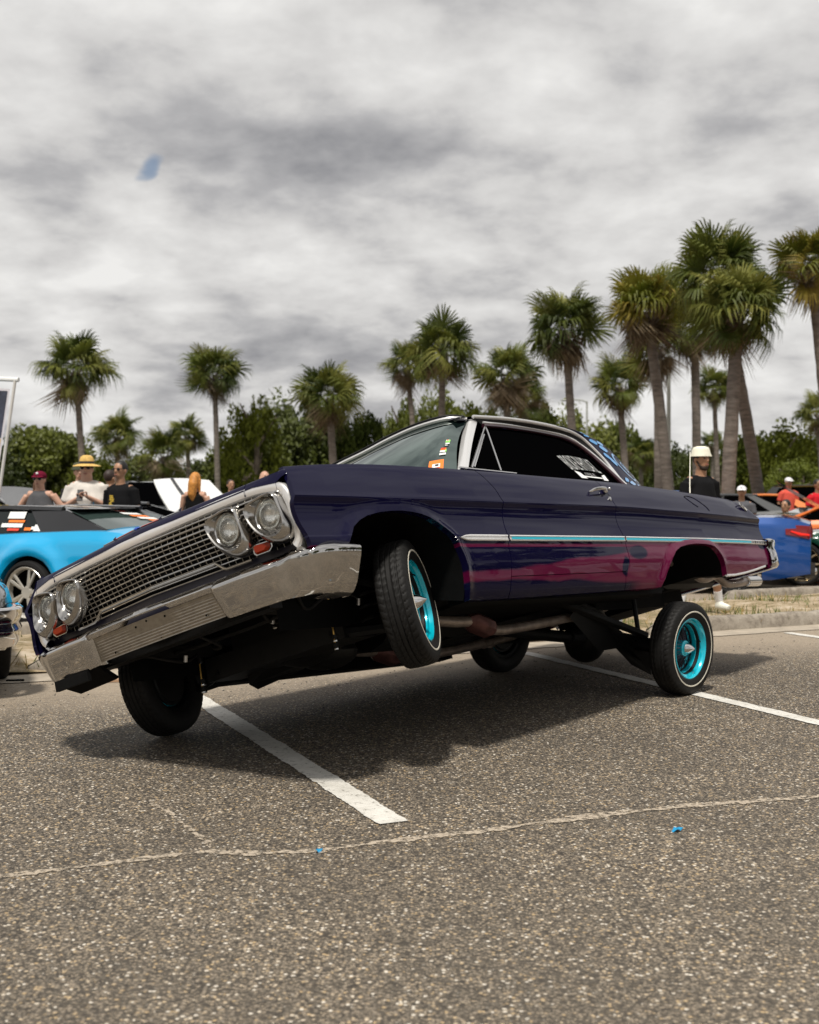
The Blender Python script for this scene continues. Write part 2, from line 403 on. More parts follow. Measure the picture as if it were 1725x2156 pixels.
# painted stall lines
linem = bpy.data.materials.new('road_paint'); linem.use_nodes = True; b = NB(linem)
vv_ = b.n('ShaderNodeTexVoronoi'); vv_.inputs['Scale'].default_value = 75; b.l(b.coord(), vv_.inputs['Vector'])
wear = b.m('MULTIPLY', b.smooth(b.noise(30, 6, .8), .54, .64), 1); base = b.ramp(b.noise(6, 4, .6), [(.3, (.52, .50, .45)), (.7, (.70, .68, .63))])
b.l(b.mix(b.m('MULTIPLY', wear, .75), base, (.14, .125, .105)), b.bsdf.inputs['Base Color']); b.bsdf.inputs['Roughness'].default_value = .7
b.bump(b.m('SUBTRACT', b.noise(60, 4, .7), vv_.outputs['Distance']), .5, .005)
d = Vector((-.400, .9165, 0)).normalized()
def stall(p0, L, w, label):
    a = Vector((p0[0], p0[1], 0)); o = ribbon('parking_line', [(a, w), (a+d*L, w)], linem, .005, jitter=.0026, step=.02, kind='structure'); o['label'] = label
stall((-.06, 4.66), 4.55, .125, 'white stall line running under the front of the car')
stall((2.78, 5.65), 4.6, .115, 'white stall line reaching the rear wheel')
stall((5.8, 6.2), 5.6, .11, 'white stall line at right, beyond the rear wheel')
# sandy seam across the lot
sandm = bpy.data.materials.new('seam_sand'); sandm.use_nodes = True; b = NB(sandm)
b.l(b.ramp(b.noise(60, 4, .7), [(.30, (.30, .25, .195)), (.6, (.52, .44, .34))]), b.bsdf.inputs['Base Color']); b.bsdf.inputs['Roughness'].default_value = .9
al = b.m('MULTIPLY', b.smooth(b.noise(30, 5, .8), .40, .54), .85); b.l(al, b.bsdf.inputs['Alpha'])
def gp(Dx, Dy):
    y = CAMZ*2536.37/(Dy-1052+0.0); return Vector(((Dx-862.5)/2536.37*y, y, 0))
pts = [(-60, 1858), (0, 1850), (180, 1828), (330, 1812), (430, 1799), (560, 1797), (680, 1794), (760, 1783), (860, 1770), (1000, 1756), (1120, 1738), (1240, 1722), (1340, 1711), (1460, 1702), (1600, 1690), (1725, 1678), (1850, 1668)]
rnd = random.Random(3)
ribbon('sand_seam', [(gp(x, y+rnd.uniform(-3, 3)), rnd.uniform(.02, .055) if x != 1240 else .09) for x, y in pts], sandm, .004, jitter=.006, step=.012, kind='structure')
ribbon('sand_seam', [(gp(x, y), w) for x, y, w in ((315, 1695, .008), (352, 1712, .014), (385, 1740, .016), (430, 1775, .02), (450, 1798, .03), (540, 1805, .02), (560, 1798, .02))], sandm, .0045, jitter=.006, step=.012, kind='structure')
# two torn scraps of blue tape
bl = mat('blue_scrap', (.01, .27, .52), .45)
def scrap(Dx, Dy, L, wd, label, seed):
    rnd = random.Random(seed); c = gp(Dx, Dy); g = MB(); n = 10
    top = []
    for i in range(n+1):
        t = i/n-.5; wv = wd*(1-abs(2*t)**2)*rnd.uniform(.6, 1.2)
        top.append([c+Vector((L*t, -wv, .006+.008*math.sin(t*5+seed))), c+Vector((L*t+.01, wv, .010+.012*abs(t)))])
    g.rows(top); g.rows([[p-Vector((0, 0, .0015)) for p in r] for r in top]); return tag(g.obj('blue_scrap', bl), label, 'scrap', 'blue scraps on the asphalt')
scrap(1425, 1753, .036, .022, 'larger blue scrap on the asphalt at right, below the sandy seam', 1)
scrap(667, 1798, .022, .012, 'smaller blue scrap lying on the sandy seam at left', 2)
# a few twigs and a flat board by the low bumper
tw = MB(); c = gp(30, 1437); tw.tube([c+Vector((-.06, 0, .01)), c+Vector((.06, .01, .012))], .008, 6); tag(tw.obj('twig', black), 'short dark twig on the asphalt at the left edge', 'twig')
bd = MB(); c = gp(225, 1437); bd.box(c+Vector((0, 0, .012)), (.30, .07, .018), Matrix.Rotation(.25, 3, 'Z')); tag(bd.obj('board', mat('pale_wood', (.42, .27, .17), .8, vary=.2)), 'thin broken board on the ground between low bumper and front tyre', 'board')
# ------------------------------------------------------------------ the lifted car (car frame: x rearwards, y to its right, z up)
RC = Matrix(((.59868455, -.76918689, -.2234465), (.79985787, .55931524, .21770129), (-.04247594, -.30905984, .95009358)))
RC = RC.to_quaternion().to_matrix()
CAR_M = Matrix.Translation((-.53949203, 5.98536074, .2644002)) @ RC.to_4x4()
car = empty('lifted_car'); car.matrix_world = CAR_M
tag(car, 'dark purple two-door classic lowrider hopping on three wheels, front wheel in the air', 'car')
CAR_I = CAR_M.inverted()

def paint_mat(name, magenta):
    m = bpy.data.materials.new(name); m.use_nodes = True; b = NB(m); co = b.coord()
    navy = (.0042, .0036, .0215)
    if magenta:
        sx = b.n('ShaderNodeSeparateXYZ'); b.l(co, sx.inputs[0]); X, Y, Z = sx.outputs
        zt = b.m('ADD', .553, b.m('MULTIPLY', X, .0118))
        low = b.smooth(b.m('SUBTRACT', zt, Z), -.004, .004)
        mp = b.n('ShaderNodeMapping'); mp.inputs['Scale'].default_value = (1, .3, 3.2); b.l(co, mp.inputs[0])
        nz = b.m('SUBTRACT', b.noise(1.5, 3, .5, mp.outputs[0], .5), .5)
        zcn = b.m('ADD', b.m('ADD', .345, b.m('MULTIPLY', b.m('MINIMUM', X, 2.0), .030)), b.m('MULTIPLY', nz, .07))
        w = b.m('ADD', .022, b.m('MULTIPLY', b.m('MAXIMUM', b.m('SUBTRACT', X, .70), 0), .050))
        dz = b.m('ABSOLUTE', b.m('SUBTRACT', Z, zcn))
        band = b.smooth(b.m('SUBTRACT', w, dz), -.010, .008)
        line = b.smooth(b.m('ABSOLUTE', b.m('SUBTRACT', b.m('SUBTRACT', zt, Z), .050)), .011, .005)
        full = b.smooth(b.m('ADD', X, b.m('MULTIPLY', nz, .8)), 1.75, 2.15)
        f = b.m('MAXIMUM', b.m('MAXIMUM', band, b.m('MULTIPLY', line, .9)), full)  # candy sheen put into the colour: magenta where it shines, navy where it darkens
        # dark reflections painted into the magenta of the rear quarter
        def dark_refl(cx, cz, rx, rz):
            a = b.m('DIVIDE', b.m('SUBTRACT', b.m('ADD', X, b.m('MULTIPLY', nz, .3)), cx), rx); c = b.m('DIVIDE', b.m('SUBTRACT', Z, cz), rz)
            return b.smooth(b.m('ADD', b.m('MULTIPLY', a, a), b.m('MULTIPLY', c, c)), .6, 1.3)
        f = b.m('MULTIPLY', f, dark_refl(2.08, .485, .14, .045)); f = b.m('MULTIPLY', f, dark_refl(1.88, .40, .05, .06)); f = b.m('MULTIPLY', f, dark_refl(4.28, .56, .10, .028))
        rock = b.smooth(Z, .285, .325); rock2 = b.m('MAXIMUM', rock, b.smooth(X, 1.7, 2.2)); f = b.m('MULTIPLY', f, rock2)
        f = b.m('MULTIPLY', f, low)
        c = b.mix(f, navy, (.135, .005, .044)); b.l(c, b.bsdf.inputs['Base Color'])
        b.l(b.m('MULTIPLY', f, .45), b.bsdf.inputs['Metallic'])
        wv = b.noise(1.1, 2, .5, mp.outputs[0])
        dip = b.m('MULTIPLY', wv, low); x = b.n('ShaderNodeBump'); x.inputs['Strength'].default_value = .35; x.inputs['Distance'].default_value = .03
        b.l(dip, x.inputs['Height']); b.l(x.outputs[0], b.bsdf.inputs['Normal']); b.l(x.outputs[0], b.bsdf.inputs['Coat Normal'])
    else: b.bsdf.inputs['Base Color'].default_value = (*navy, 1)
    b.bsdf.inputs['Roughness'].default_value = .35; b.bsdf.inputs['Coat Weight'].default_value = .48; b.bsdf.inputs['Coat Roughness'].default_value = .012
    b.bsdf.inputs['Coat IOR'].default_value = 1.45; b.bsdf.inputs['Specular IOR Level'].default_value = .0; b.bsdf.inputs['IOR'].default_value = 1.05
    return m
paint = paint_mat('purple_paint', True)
Y0 = [(.20, .90), (.255, .935), (.29, .955), (.33, .968), (.37, .979), (.42, .990), (.47, .991), (.51, .989), (.55, .992), (.58, .985), (.63, .971), (.68, .967), (.72, .976), (.74, .986), (.76, .977), (.82, .957), (.88, .931), (.93, .904), (.95, .888)]
TAP = [(-.86, .956), (-.6, .970), (-.3, .98), (0, .99), (.5, 1.), (3.2, 1.), (3.9, .985), (4.5, .958)]
ZB = [(-.83, .862), (-.775, .878), (-.35, .915), (.1, .932), (.6, .942), (1.5, .956), (2.4, .967), (3.3, .958), (3.9, .951), (4.15, .942), (4.25, .92), (4.33, .885), (4.43, .80)]
ZC = [(-.88, .721), (0, .731), (.7, .743), (2.06, .772), (2.8, .773), (4.42, .776)]
ZT = [(-1, .53), (.23, .541), (.67, .545), (1.95, .562), (4.38, .583)]
ZR = [(.2, .247), (.7, .25), (1.4, .26), (2.4, .276)]
ARC_F = [(-.60, .50), (-.585, .513), (-.565, .54), (-.521, .586), (-.46, .620), (-.397, .643), (-.31, .660), (-.228, .668), (-.15, .671), (-.073, .667), (-.005, .658), (.052, .643), (.10, .618), (.141, .586), (.174, .555), (.199, .518), (.215, .47), (.228, .41), (.238, .35), (.243, .30), (.246, .247)]
ARC_R = [(2.375, .276), (2.392, .30), (2.44, .36), (2.49, .41), (2.539, .45), (2.61, .493), (2.70, .521), (2.82, .538), (2.95, .546), (3.10, .546), (3.20, .541), (3.262, .532), (3.30, .512), (3.335, .48), (3.36, .445), (3.383, .40), (3.402, .338)]
QB = [(3.402, .338), (3.60, .346), (3.794, .36), (4.02, .383), (4.238, .41), (4.45, .44)]
def zn2z(zn, x):
    if zn <= .55:
        b0 = interp(ZR, x); t = (zn-.255)/.295; return b0+(interp(ZT, x)-b0)*t
    if zn <= .74: return interp(ZT, x)+(sinterp(ZC, x)-interp(ZT, x))*(zn-.55)/.19
    return sinterp(ZC, x)+(sinterp(ZB, x)-sinterp(ZC, x))*(zn-.74)/.21
def z2zn(z, x):
    a = interp(ZR, x); b_ = interp(ZT, x); c = sinterp(ZC, x); d_ = sinterp(ZB, x)
    if z <= b_: return .255+(z-a)/(b_-a)*.295
    if z <= c: return .55+(z-b_)/(c-b_)*.19
    return .74+(z-c)/(d_-c)*.21
def dist_arc(x, z):
    m = 9
    for A in (ARC_F, ARC_R):
        if x < A[0][0]-.2 or x > A[-1][0]+.2: continue
        for (a, b_), (c, d_) in zip(A, A[1:]):
            if c == A[0][0]: continue
            L2 = (c-a)**2+(d_-b_)**2; t = max(0, min(1, ((x-a)*(c-a)+(z-b_)*(d_-b_))/L2))
            m = min(m, math.hypot(x-a-t*(c-a), z-b_-t*(d_-b_)))
    return m
def yhalf(x, z, flare=True):
    zn = max(.2, min(.95, z2zn(z, x))); y = interp(TAP, x)*sinterp(Y0, zn)
    if x > 4.15: y += (z2zn(z, x) > .74)*(.06*max(0, (x-4.15)/.28)*(zn-.74)/.21)
    if flare and .1 < z < .72:
        dd = dist_arc(x, z)
        if dd < .12: y += .016*math.exp(-(dd/.035)**2)
    return y
def zlow(x):
    if x <= ARC_F[0][0]: return .50
    if x <= ARC_F[-1][0]: return interp(ARC_F, x)
    if x <= ARC_R[0][0]: return interp(ZR, x)
    if x <= ARC_R[-1][0]: return interp(ARC_R, x)
    return interp(QB, x)
G1 = [(.255, .615), (.50, .650), (.55, .665), (.68, .705), (.74, .716), (.82, .716), (.88, .70), (.95, .675)]
G2 = [(.255, 1.90), (.36, 1.90), (.385, 1.955), (.45, 1.962), (.55, 1.966), (.68, 1.975), (.78, 1.99), (.88, 1.995), (.95, 2.0)]
XF = [(.25, -.80), (.53, -.80), (.60, -.815), (.72, -.835), (.87, -.79), (.95, -.765)]
XR = [(.25, 4.30), (.40, 4.33), (.52, 4.38), (.66, 4.40), (.74, 4.42), (.95, 4.40)]
def warp(u, zn):
    s = 0
    for u0, T_, fo in ((-.82, XF, .16), (.69, G1, .35), (1.975, G2, .32), (4.40, XR, .3)):
        w = max(0, 1-abs(u-u0)/fo); w = w*w*(3-2*w); s += w*(interp(T_, zn)-u0)
    return u+s
levels = [.255, .27, .285, .30, .315, .33, .345, .355, .359, .37, .385, .40, .415, .43, .445, .46, .475, .49, .505, .52, .535, .548, .552, .565, .58, .60, .62, .64, .66, .68, .70, .715, .73, .739, .741, .755, .775, .80, .825, .85, .875, .90, .92, .937, .95]
us = set([round(-.82+.03*i, 4) for i in range(0, 175) if -.82+.03*i <= 4.40]+[.688, .695, 1.971, 1.978, 4.40])
for A in (ARC_F, ARC_R):
    for (a, b_), (c, d_) in zip(A, A[1:]):
        n = max(1, int(math.hypot(c-a, d_-b_)/.012))
        for i in range(n): us.add(round(a+(c-a)*i/n, 4))
    us.add(A[-1][0])
us = sorted(us); us = [u for i, u in enumerate(us) if i == 0 or u-us[i-1] > .0009 or u in (.688, .695, 1.971, 1.978)]
def panel(name, ua, ub, za=0, zb_=9, sgn=-1, lip=True, open_edges=(False, False, False)):
    """side panel between two columns; sgn -1 = the car's left side"""
    g = MB(); cols = [u for u in us if ua-1e-6 <= u <= ub+1e-6]; idx = []; bottom = []
    lv = [l for l in levels if za-1e-6 <= l <= zb_+1e-6]
    for u in cols:
        col_ = []; last = None
        for l in lv:
            x = warp(u, l); z = zn2z(l, x); zl = zlow(u if abs(warp(u, l)-u) < .02 else x)
            if za > .26: zl = 0
            if z < zl+.0015 and zl > 0:
                if last is None:
                    zl2 = zl; col_.append(len(g.v)); last = len(g.v); g.v.append((x, sgn*yhalf(x, zl2), zl2)); 
                else: col_.append(last)
            else:
                col_.append(len(g.v)); g.v.append((x, sgn*yhalf(x, z), z))
        idx.append(col_)
    for i in range(len(idx)-1):
        for j in range(len(lv)-1):
            q = [idx[i][j], idx[i+1][j], idx[i+1][j+1], idx[i][j+1]]; r = []
            for k_ in q:
                if k_ not in r: r.append(k_)
            if len(r) > 2: g.f.append(r); g.mi.append(0)
    # turned-in flanges along every free edge give the sheet its thickness
    def flange(ids, dy, dx=0, dz=0):
        s_ = []
        for k_ in ids:
            if not s_ or s_[-1] != k_: s_.append(k_)
        o = len(g.v)
        for k_ in s_: p = g.v[k_]; g.v.append((p[0]+dx, p[1]-sgn*dy, p[2]+dz))
        for i in range(len(s_)-1): g.f.append([s_[i], s_[i+1], o+i+1, o+i]); g.mi.append(0)
    flange([c[0] for c in idx], .035); flange(idx[0], .025, .002); flange(idx[-1], .025, -.002)
    if zb_ < .9: flange([c[-1] for c in idx], .02)
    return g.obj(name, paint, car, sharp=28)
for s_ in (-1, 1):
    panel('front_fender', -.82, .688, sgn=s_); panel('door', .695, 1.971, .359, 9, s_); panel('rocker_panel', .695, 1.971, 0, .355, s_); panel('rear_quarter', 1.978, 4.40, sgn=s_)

# top surfaces: nose + hood, strips beside the cabin, rear deck
XN = lambda y: -.888+.085*abs(y)              # front edge in plan
def top(x, v, sg=1, crown=.035):
    ye = interp(TAP, x)*.888; y = ye*v
    if x > 4.15: ye = yhalf(x, sinterp(ZB, x), False); y = ye*v
    return Vector((x, sg*y, sinterp(ZB, x)+crown*(1-v*v)))
def nose(v, r):
    ye = .842; y = ye*v; xf = XN(y); z0 = .826-.018*max(0, v-.85)/.15; fr = [(0, z0), (.008, z0+.018), (.022, .858), (.045, .866), (.085, .873)]
    dx, z = fr[r]; e_ = max(0, (v-.9)/.1)
    x = xf+dx; zt = sinterp(ZB, -.79)
    return (x, y, z*(1-.0*e_))
nrow = 5
def hood_pt(v, k_, n):
    """k_ < 5: nose rows; later rows run back to the cowl"""
    vv = abs(v); sg = 1 if v >= 0 else -1
    if k_ < nrow: p = nose(vv, k_); return Vector((p[0], sg*p[1], p[2]))
    t = (k_-nrow+1)/(n-nrow); p0 = nose(vv, nrow-1); x = p0[0]+(.34-p0[0])*t; q = top(x, vv)
    w = min(1, t*5); w = w*w*(3-2*w); zz = p0[2]+(.34)*0
    y = p0[1]+(q.y-p0[1])*w; z = p0[2]*(1-w)+q.z*w
    bul = .018*max(0, 1-(vv/.55)**4)*min(1, t*6)
    return Vector((x, sg*y, z+bul))
def hood_grid(name, v0, v1, n=24, m=24):
    g = MB(); R_ = []
    for i in range(m+1):
        v = v0+(v1-v0)*i/m; R_.append([hood_pt(v, k_, n) for k_ in range(n)])
    a0 = [p-Vector((0, 0, .03)) for p in R_[0]]; a1 = [p-Vector((0, 0, .03)) for p in R_[-1]]
    g.rows([a0]+R_+[a1]); f0 = [[r[0] for r in R_], [r[0]+Vector((.03, 0, -.0)) for r in R_]]; g.rows(f0)
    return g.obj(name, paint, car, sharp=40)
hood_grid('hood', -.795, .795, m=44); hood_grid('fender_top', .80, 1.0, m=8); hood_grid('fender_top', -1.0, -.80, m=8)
# corner closing between nose and fender side
for sg in (-1, 1):
    g = MB(); A = []; B_ = []
    for k_ in range(12):
        t = k_/11; zn = .86+.09*t
        x = warp(-.82, .95); z = zn2z(.95, x)
    side = [Vector((warp(-.82, l), sg*yhalf(warp(-.82, l), zn2z(l, warp(-.82, l))), zn2z(l, warp(-.82, l)))) for l in levels if l > .885]
    fr_ = [hood_pt(sg*1.0, k_, 24) for k_ in range(nrow+1)]
    n = 9; sd = [side[int(i*(len(side)-1)/(n-1))] for i in range(n)]; ft = []
    for i in range(n):
        f_ = i/(n-1)*(len(fr_)-1); a = int(min(f_, len(fr_)-2)); ft.append(fr_[a].lerp(fr_[a+1], f_-a))
    g.rows([ft, [a.lerp(c, .5)+Vector((-.004, sg*.004, .003)) for a, c in zip(ft, sd)], sd]); g.obj('fender_corner', paint, car, sharp=60)
    # strips beside glass
    g = MB(); R_ = []
    for i in range(60):
        x = .34+(2.75-.34)*i/59; ye = interp(TAP, x)*.888; z = sinterp(ZB, x)
        R_.append([Vector((x, sg*ye, z)), Vector((x, sg*(ye-.02), z+.007)), Vector((x, sg*(ye-.06), z+.011)), Vector((x, sg*(ye-.075), z-.02))])
    g.rows(R_); g.obj('belt_top', paint, car, sharp=50)
g = MB(); R_ = []
for i in range(50):
    x = 2.75+(4.41-2.75)*i/49; ye = yhalf(x, sinterp(ZB, x), False)
    R_.append([Vector((x, ye*v, sinterp(ZB, x)+.02*(1-v*v)-(0 if abs(v) == 1 else 0))) for v in [-1+2*j/24 for j in range(25)]])
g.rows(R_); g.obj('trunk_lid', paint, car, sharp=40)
g = MB(); g.rows([[Vector((4.405, y, .79)), Vector((4.39, y, .40))] for y in [-.93+1.86*i/20 for i in range(21)]]); g.obj('rear_panel', paint, car)
for sg in (-1, 1):
    for y in (.42, .58, .74):
        g = MB(); M_ = Matrix.Translation((4.41, sg*y, .68)) @ Matrix.Rotation(-PI/2, 4, 'Z'); g.lathe([(0, .055), (.02, .055), (.025, .045)], 20, M_); a = g.obj('tail_light', chrome, car)
        g = MB(); g.lathe([(.018, .044), (.034, .025), (.037, .001)], 20, M_); g.obj('lens', red_lens, a)

# front: chrome surround, grille, lamps
def ring_sweep(name, path, prof, mat_, parent, close=False, sharp=30):
    """prof: list of (outward offset in y/z plane, offset in x); path points with outward normals estimated"""
    g = MB(); R_ = []; n = len(path); P = [Vector(p) for p in path]
    for i, p in enumerate(P):
        a = P[(i-1) % n] if close or i > 0 else p; c = P[(i+1) % n] if close or i < n-1 else p
        t = (c-a); t.x = 0; t.normalize(); nn = Vector((0, -t.z, t.y))
        R_.append([p+nn*o+Vector((dx, 0, 0)) for o, dx in prof])
    if close: R_.append(R_[0])
    g.rows(R_); return g.obj(name, mat_, parent, sharp=sharp, merge=1e-5)
def smooth_path(pts, n=6, close=False):
    P = [Vector(p) for p in pts]; out = []; N = len(P)
    rng = range(N if close else N-1)
    for i in rng:
        p0 = P[(i-1) % N] if close or i > 0 else P[0]*2-P[1]; p1 = P[i]; p2 = P[(i+1) % N]; p3 = P[(i+2) % N] if close or i < N-2 else P[-1]*2-P[-2]
        for k_ in range(n):
            t = k_/n; out.append(.5*((2*p1)+(-p0+p2)*t+(2*p0-5*p1+4*p2-p3)*t*t+(-p0+3*p1-3*p2+p3)*t**3))
    if not close: out.append(P[-1])
    return out
# centre line of the surround band (outer edge measured from the photo minus half its width)
half = [(0, .806), (.25, .812), (.45, .816), (.60, .817), (.72, .812), (.80, .800), (.845, .785), (.866, .76), (.880, .72), (.888, .66), (.888, .61), (.884, .575), (.874, .55), (.855, .533)]
path = [Vector((XN(y)+.012+(.0 if z > .7 else (.7-z)*.10), -y, z)) for y, z in half[::-1]]+[Vector((XN(y)+.012+(.0 if z > .7 else (.7-z)*.10), y, z)) for y, z in half[1:]]
path = smooth_path(path, 4)
ring_sweep('grille_surround', path, [(.024, .03), (.024, .0), (.018, -.009), (.0, -.011), (-.016, -.006), (-.022, .004), (-.022, .05)], trim_m, car)
# grille: nose-shaped lattice
ZG = [(.53, .058), (.593, .050), (.707, .003), (.732, -.002), (.778, .004), (.80, .006)]
def gx(y, z): return XN(y)-.010+interp(ZG, z)+.012
grille = empty('grille', parent=car)
ztop = .792
hz = [.779, .756, .732, .712, .692, .672, .652, .632, .612, .592, .571, .551]
def zrow(z, y): return z-.004*max(0, abs(y)-.45)/.4
vbar_m = mat('cast_grille', (.34, .31, .26), .4, .8)
LAMPC = [(sg*c, .692, r) for sg in (-1, 1) for c, r in ((.546, .080), (.768, .080))]
def cuts(z, yl):
    """stretches of a horizontal bar that are not inside a lamp"""
    iv = [(-yl, yl)]
    for cy, cz, r in LAMPC:
        if abs(z-cz) >= r: continue
        h_ = math.sqrt(r*r-(z-cz)**2); nv = []
        for a_, c_ in iv:
            if cy-h_ > a_: nv.append((a_, min(c_, cy-h_)))
            if cy+h_ < c_: nv.append((max(a_, cy+h_), c_))
        iv = [(a_, c_) for a_, c_ in nv if c_-a_ > .01]
    return iv
for q, z in enumerate(hz):
    thick = .0052 if q in (1, 2) else (.0044 if q % 2 == 0 else .0028)
    yl = .852 if z > .58 else .84
    if z == hz[-1]: yl = .60
    for a_, c_ in cuts(z, yl):
        g = MB(); n = max(2, int((c_-a_)/.15)); ys = sorted(set([a_+(c_-a_)*i/n for i in range(n+1)]+([0.] if a_ < 0 < c_ else [])))
        g.tube([Vector((gx(y, z), y, zrow(z, y))) for y in ys], thick, 8); g.obj('bar', alu if q % 2 else chrome_dull, grille)
vb = [i*.0385 for i in range(-22, 23)]
for y in vb:
    zb0 = .592 if abs(y) < .40 else .552; iv = [(.792, zb0)]
    for cy, cz, r in LAMPC:
        if abs(y-cy) < r: h_ = math.sqrt(r*r-(y-cy)**2); iv = [(.792, cz+h_), (cz-h_, zb0)]
    for z1, z0 in iv:
        if z1-z0 < .012: continue
        zs = [z1]+[z for z in (.778, .732, .707, .65, .60) if z0 < z < z1]+[z0]
        g = MB(); g.tube([Vector((gx(y, z)+.006, y, zrow(z, y))) for z in zs], .0017, 6); g.obj('bar', vbar_m, grille)
# lower grille moulding and black backing
g = MB(); pts = [Vector((gx(y, .58)-.004, y, (.583 if abs(y) < .40 else .583-.040*min(1, (abs(y)-.40)/.05)))) for y in [-.60+.02*i for i in range(61)]]
g.tube(pts, .008, 8, flat=.8); g.obj('lower_moulding', chrome_dull, grille)
g = MB(); g.rows([[Vector((gx(y, z)+.10, y, z)) for z in (.81, .70, .55, .47)] for y in [-.88+.08*i for i in range(23)]]); g.obj('grille_backing', black, car)
g = MB(); g.rows([[Vector((gx(y, z)+.018, y, z)) for z in (.556, .52, .46)] for y in [-.87+.058*i for i in range(31)]]); g.obj('front_valance', mat('dark_valance', (.008, .008, .02), .35), car)
# head lamps
def headlight(y, z, x):
    sg = 1 if y > 0 else -1
    h_ = empty('headlight', parent=car)
    # funnel-shaped bezel: rounded face outline, flared outer wall, inner funnel down to the lamp
    out = [(-.098, .046), (-.078, .066), (-.02, .080), (.04, .084), (.072, .070), (.084, .03), (.095, -.02), (.096, -.065), (.075, -.098), (.035, -.108), (-.01, -.094), (-.048, -.066), (-.074, -.03), (-.092, .010)]
    o2 = [(y+a_*(1 if sg > 0 else -1), z+b2) for a_, b2 in out]
    P = smooth_path([(0, a_, b2) for a_, b2 in o2], 5, True)
    xf = lambda yy: XN(yy)-.030
    g = MB(); r_ = .0745; R_ = [[] for _ in range(8)]
    for p in P:
        dv = Vector((0, p.y-y, p.z-z)); L = dv.length; d_ = dv/L
        q = lambda k_, dx, dz=0: Vector((xf(p.y)+dx, y+d_.y*k_, z+d_.z*k_+dz))
        dn = max(0, -d_.z)
        R_[0].append(q(L*1.10+.004, .062, -.012)); R_[1].append(q(L*1.09+.010*dn, .040, -.010)); R_[2].append(q(L*1.04+.006*dn, .012, -.004)); R_[3].append(q(L, .001)); R_[4].append(q(L-.004, -.003)); R_[5].append(q(L-.010, .002))
        R_[6].append(q(max(r_+.003, min(L-.012, r_+.008)), .016)); R_[7].append(q(r_-.002, .036))
    g.rows(R_, close=True); g.obj('bezel', bezel_m, h_, sharp=40)
    M_ = Matrix.Translation((x, y, z)) @ Matrix.Rotation(PI/2, 4, 'Z')
    g = MB(); g.lathe([(-.012, .0745), (.014, .074), (.018, .071), (.014, .0675), (-.01, .067)], 40, M_); g.obj('ring', chrome_dull, h_)
    g = MB(); g.lathe([(-.003, .0675), (.004, .060), (.012, .043), (.017, .022), (.0185, .0008)], 40, M_); g.obj('lens', LENS, h_)
    g = MB(); g.lathe([(-.004, .067), (-.022, .058), (-.038, .042), (-.050, .022), (-.054, .001)], 32, M_); g.obj('reflector', REFL, h_)
    for a, b_ in ((-.080, .045), (.05, .068), (.045, -.092)):
        g = MB(); a2 = a if sg > 0 else -a; g.lathe([(.0, .0045), (.003, .0035), (.0035, .0005)], 10, Matrix.Translation((xf(y)+.006, y+a2, z+b_)) @ Matrix.Rotation(PI/2, 4, 'Z')); g.obj('screw', blacker, h_)
REFL = mat('lamp_reflector', (.95, .95, .92), .10, 1.)
LENS = bpy.data.materials.new('fluted_lens'); LENS.use_nodes = True; b = NB(LENS)
b.bsdf.inputs['Base Color'].default_value = (.93, .93, .9, 1); b.bsdf.inputs['Transmission Weight'].default_value = .96; b.bsdf.inputs['Roughness'].default_value = .03
mp = b.n('ShaderNodeMapping'); mp.inputs['Scale'].default_value = (1, 240, 18); b.l(b.coord(), mp.inputs[0])
b.bump(b.m('ADD', b.noise(1, 2, .5, mp.outputs[0]), b.m('MULTIPLY', b.noise(22, 2, .5), 1.5)), .8, .006)
headlight(-.768, .690, -.806); headlight(-.546, .694, -.832); headlight(.546, .694, -.832); headlight(.768, .690, -.806)
for sg in (-1, 1):
    x = XN(.70)-.004; ts = empty('turn_signal', parent=car)
    poly = [(.635, .588), (.655, .596), (.745, .590), (.768, .578), (.768, .556), (.745, .538), (.652, .540), (.638, .552)]
    P = [(x+.012, sg*(.70+(a-.70)*.86), .565+(b_-.565)*.86) for a, b_ in poly]; g = MB(); c = Vector((x, sg*.70, .567))
    g.prism([c+(Vector(p)-c)*1.0 for p in P], (.03, 0, 0)); g.obj('housing', chrome_dull, ts)
    g = MB(); q = [c+(Vector(p)-c)*.84 for p in P]; q2 = [c+(Vector(p)-c)*.6+Vector((-.012, 0, 0)) for p in P]; q = [p-Vector((.001, 0, 0)) for p in q]
    g.rows([q+[q[0]], q2+[q2[0]]]); g.add(q2, [tuple(range(8))]); g.obj('lens', orange_l, ts, sharp=20)
# hood-lip ornament: thin chrome V bar with red/white/blue centre badge
orn = empty('hood_ornament', parent=car)
def lip(y, dx=0, z=0): p = hood_pt(y/.842, 3, 24); return Vector((p.x-.006+dx-.0*abs(y), y, p.z+.002+z))
for a, b_ in ((-.275, -.150), (-.150, 0), (0, .175), (.175, .275)):
    g = MB(); pts = [lip(a+(b_-a)*t/6) for t in range(7)]; g.tube(pts, [.0028 if abs(a+(b_-a)*t/6) > .16 else .0042 for t in range(7)], 8); g.obj('bar', chrome, orn)
for y in (-.275, -.150, .175): 
    g = MB(); p = lip(y, -.004); g.add([p+Vector((0, -.012, .012)), p+Vector((0, .012, .006)), p+Vector((0, 0, -.014)), p+Vector((-.012, 0, 0))], [(0, 1, 3), (1, 2, 3), (2, 0, 3), (0, 2, 1)]); g.obj('arrow_tip', chrome, orn, smooth=False)
red_e = mat('red_enamel', (.6, .03, .02), .2, coat=1); blue_e = mat('blue_enamel', (.02, .09, .6), .2, coat=1); wht_e = mat('white_enamel', (.75, .75, .75), .2, coat=1)
for a, b_, m_ in ((-.14, -.03, red_e), (.04, .165, red_e)):
    g = MB(); g.tube([lip(a+(b_-a)*t/4, -.005, -.001) for t in range(5)], .0014, 6); g.obj('enamel_strip', m_, orn)
